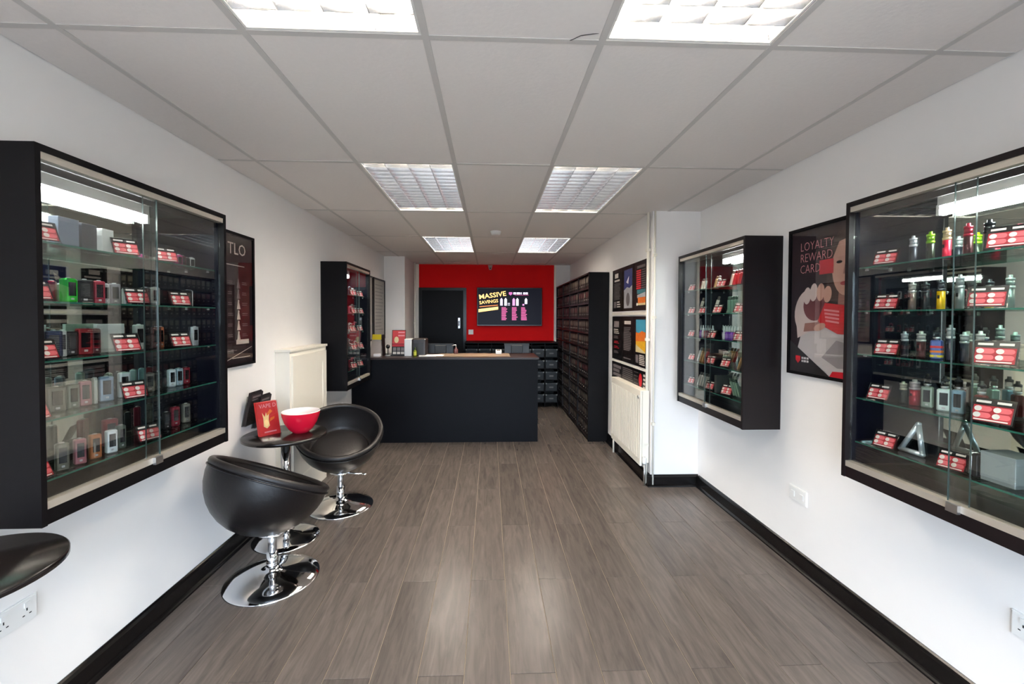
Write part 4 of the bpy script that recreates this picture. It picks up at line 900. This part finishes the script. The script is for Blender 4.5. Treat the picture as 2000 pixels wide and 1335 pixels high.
for j in range(5):
    for i in range(NC):
        if j < 4 and i < NC - 2: continue
        o = tr0 if first else dup(tr0); first = False
        o.location = (RX0 + cw * (i + 0.5), RY + 0.008, 0.09 + 0.19 * j)
        o['label'] = 'black storage tray in low rack, %s column from door, %s tier up' % (NTH[i + 1], NTH[j + 1])
# ------------------------------------------------------------------ white meter cupboard on the left wall
t = thing('meter_cupboard', 'cream boxed-in wall cupboard with panelled front behind the tub chairs', 'cupboard', (XL, 3.73, 0))
CX = -1.54
B(XL, CX, 3.365, 4.095, 0.0, 1.235).build('carcass', CREAM, t)
MB().rbox(XL, CX + 0.012, 3.355, 4.105, 1.235, 1.255, 0.004).build('top_board', CREAM, t)
fr = B(CX, CX + 0.008, 3.39, 4.07, 0.12, 1.20).build('front_door', CREAM, t)
for a_ in ((3.39, 3.47, 0.12, 1.20), (3.99, 4.07, 0.12, 1.20), (3.47, 3.99, 0.12, 0.22), (3.47, 3.99, 1.10, 1.20)):
    MB().box(CX + 0.008, CX + 0.014, *a_).build('door_moulding', CREAM, fr)

# ------------------------------------------------------------------ tub chairs, tables
def tub_chair(label, loc, rz):
    t = thing('tub_chair', label, 'chair', loc, 'black tub chairs by the round table', local=True, rz=rz)
    R, zc, tl = 0.325, 0.605, math.radians(27)
    c_, s_ = math.cos(tl), math.sin(tl)
    tf = lambda p: (p[0] * c_ + p[2] * s_, p[1], -p[0] * s_ + p[2] * c_ + zc)
    prof = [(R * math.sin(a), -R * math.cos(a)) for a in [math.radians(v) for v in (0.1, 10, 20, 30, 40, 50, 60, 70, 80, 90)]]
    smooth(MB()).lathe(prof, 0, 0, 48, 0, False).map(tf).build('outer_shell', LEATHER, t)
    Ri = 0.294
    pi_ = [(0.0006, -0.19), (0.12, -0.195), (0.19, -0.205), (0.232, -0.19)] + [(Ri * math.sin(a), -Ri * math.cos(a)) for a in [math.radians(v) for v in (56, 64, 72, 80, 90)]]
    m = smooth(MB()).lathe(pi_, 0, 0, 48, 0, False); m.f = [f[::-1] for f in m.f]
    m.map(tf).build('inner_lining', LEATHER2, t)
    smooth(MB()).lathe([(0.0006, -0.138), (0.11, -0.141), (0.165, -0.151), (0.205, -0.170), (0.222, -0.19), (0.21, -0.205)], 0, 0, 40, 0, False).map(tf).build('seat_cushion', LEATHER2, t)
    smooth(MB()).torus(0.311, 0.0195, 64, 12).map(tf).build('rim_roll', LEATHER2, t)
    smooth(MB()).torus(0.327, 0.0045, 64, 8).map(lambda p: tf((p[0], p[1], p[2] - 0.022))).build('piping', LEATHER, t)
    smooth(MB()).lathe([(0.035, 0.262), (0.075, 0.268), (0.085, 0.283), (0.06, 0.292)], 0, 0, 28).build('swivel_plate', CHROME, t)
    smooth(MB()).lathe([(0.032, 0.045), (0.03, 0.16)], 0, 0, 24).build('column_sleeve', CHROME, t)
    smooth(MB()).lathe([(0.023, 0.16), (0.023, 0.265)], 0, 0, 24).build('gas_column', STEEL, t)
    smooth(MB()).lathe([(0.249, 0.0), (0.25, 0.004), (0.246, 0.008), (0.20, 0.022), (0.14, 0.034), (0.09, 0.042), (0.055, 0.05), (0.036, 0.062), (0.032, 0.075)], 0, 0, 56).build('base', CHROME, t)
    smooth(MB()).path([(0.03, 0.02, 0.275), (0.10, 0.16, 0.27), (0.115, 0.19, 0.268)], 0.006, 8).build('height_lever', CHROME, t)
    return t
tub_chair('black tub chair nearest the camera, turned towards the counter', (-1.25, 2.50, 0), math.atan2(0.79, 0.61))
tub_chair('black tub chair behind the table, open side towards the camera', (-1.19, 3.455, 0), math.atan2(-0.95, 0.32))

def round_table(label, loc, h, r=0.262):
    t = thing('round_table', label, 'table', loc, None, local=True)
    smooth(MB()).lathe([(0.01, h - 0.022), (r - 0.006, h - 0.022), (r, h - 0.018), (r, h - 0.004), (r - 0.004, h), (0.01, h)], 0, 0, 56).build('table_top', TABLE, t)
    smooth(MB()).lathe([(0.11, h - 0.03), (0.11, h - 0.022)], 0, 0, 28).build('mounting_plate', CARDBLK, t)
    smooth(MB()).lathe([(0.03, 0.04), (0.03, h - 0.03)], 0, 0, 24).build('column', CHROME, t)
    smooth(MB()).lathe([(0.209, 0.0), (0.21, 0.004), (0.205, 0.008), (0.16, 0.02), (0.10, 0.03), (0.05, 0.042), (0.032, 0.055)], 0, 0, 48).build('base', CHROME, t)
    return t
TX, TY, TH = -1.386, 2.96, 0.716
round_table('small round black table on chrome pedestal between the tub chairs', (TX, TY, 0), TH)
round_table('black round table top below the near left cabinet, cut by the photo edge', (-1.42, 1.172, 0), 0.828, 0.226)

t = thing('bowl', 'red bowl with white inside on the small round table', 'bowl', (-1.30, 3.0, TH))
bo = [(0.048, 0), (0.054, 0.003), (0.079, 0.028), (0.104, 0.07), (0.119, 0.117), (0.123, 0.143)]
smooth(MB()).lathe(bo, -1.30, 3.0, 48, TH, False).build('outer_wall', BOWLR, t)
bi = [(0.004, 0.008), (0.044, 0.01), (0.075, 0.034), (0.100, 0.073), (0.115, 0.118), (0.119, 0.143)]
m = smooth(MB()).lathe(bi, -1.30, 3.0, 48, TH, False); m.f = [f[::-1] for f in m.f]; m.build('inner_wall', BOWLW, t)
smooth(MB()).torus(0.121, 0.0024, 48, 8, lambda p: (p[0] - 1.30, p[1] + 3.0, p[2] + TH + 0.143)).build('rim', BOWLW, t)
smooth(MB()).lathe([(0.004, 0.0), (0.048, 0.0), (0.048, 0.008)], -1.30, 3.0, 32, TH).build('foot', BOWLR, t)

# red leaflet box leaning on the table
t = thing('leaflet_box', 'red leaflet box with flame picture on the small round table', 'leaflet box', (-1.468, 2.93, TH), local=True, rz=-0.95)
t.rotation_euler = (0, 0, -0.62)
lean = 0.26
f = lambda u, v, w: (w - v * lean, u, v)
MB().prism([(-0.068, 0), (0.068, 0), (0.068, 0.215), (-0.068, 0.215)], -0.03, 0.0, f).build('box_body', mat('leaflet_red', (212, 48, 50), 0.4, noise=0.08), t)
MB().prism([(-0.072, 0), (0.072, 0), (0.072, 0.22), (-0.072, 0.22)], 0.001, 0.003, f).build('clear_front', ACRYL, t)
p = Print((0.0, -0.068, 0), (0, 1, 0), (-lean, 0, 1), (1, 0, 0.16))
p.text('VAPE D', 0.016, 0.178, 0.036, PINK, 1, sx=0.95, bold=0.0006)
FL = mat('print_flame', (250, 214, 150), 0.5, noise=0.1); FL2 = mat('print_flame_orange', (236, 120, 50), 0.5, noise=0.1)
p.poly([(0.03, 0.06), (0.05, 0.045), (0.07, 0.06), (0.068, 0.1), (0.074, 0.135), (0.06, 0.125), (0.056, 0.15), (0.045, 0.12), (0.03, 0.15), (0.034, 0.11)], FL, 1)
p.poly([(0.072, 0.085), (0.105, 0.10), (0.11, 0.115), (0.08, 0.108)], FL2, 0.6); p.poly([(0.06, 0.12), (0.10, 0.15), (0.085, 0.165), (0.06, 0.14)], FL2, 0.6); p.ell(0.05, 0.08, 0.014, 0.022, FL, 2, 14)
p.rect(0.03, 0.11, 0.018, 0.026, PINK, 1)
p.build('printed_design', t)
# wall leaflet dispensers
for yc, zb, lb, w in ((2.985, 0.775, 'black leaflets in clear wall holder, higher of the two behind the red box', 0.2), (3.10, 0.735, 'black leaflets in clear wall holder, lower of the two behind the red box', 0.2)):
    t = thing('leaflet_holder', lb, 'leaflet holder', (XL, yc, zb), 'leaflet holders on the left wall')
    y0, y1 = yc - w / 2 + 0.02, yc + w / 2 - 0.02
    f = lambda u, v, q: (XL + q + v * 0.2 + 0.002, u, zb + v)
    MB().prism([(y0, 0), (y1, 0), (y1, 0.20), (y0, 0.20)], 0.0, 0.003, f).build('holder_back', ACRYL, t)
    MB().prism([(y0, 0), (y1, 0), (y1, 0.13), (y0, 0.13)], 0.026, 0.028, f).build('holder_front', ACRYL, t)
    MB().prism([(y0, 0), (y1, 0), (y1, 0.003), (y0, 0.003)], 0.003, 0.026, f).build('holder_floor', ACRYL, t)
    for i in range(4):
        MB().prism([(y0 + 0.006, 0.004), (y1 - 0.006, 0.004), (y1 - 0.006, 0.225 - 0.004 * i), (y0 + 0.006, 0.225 - 0.004 * i)], 0.005 + 0.005 * i, 0.009 + 0.005 * i, f).build('leaflet', DARKP, t)
    p = Print((XL + 0.0245 + 0.002, y0 + 0.006, zb), (0, 1, 0), (0.2, 0, 1), (1, 0, -0.2))
    p.rect(0.02, 0.12, 0.185, 0.198, GREYP, 1); p.rect(0.02, 0.09, 0.168, 0.175, GREYP, 1); p.build('printed_title', t)
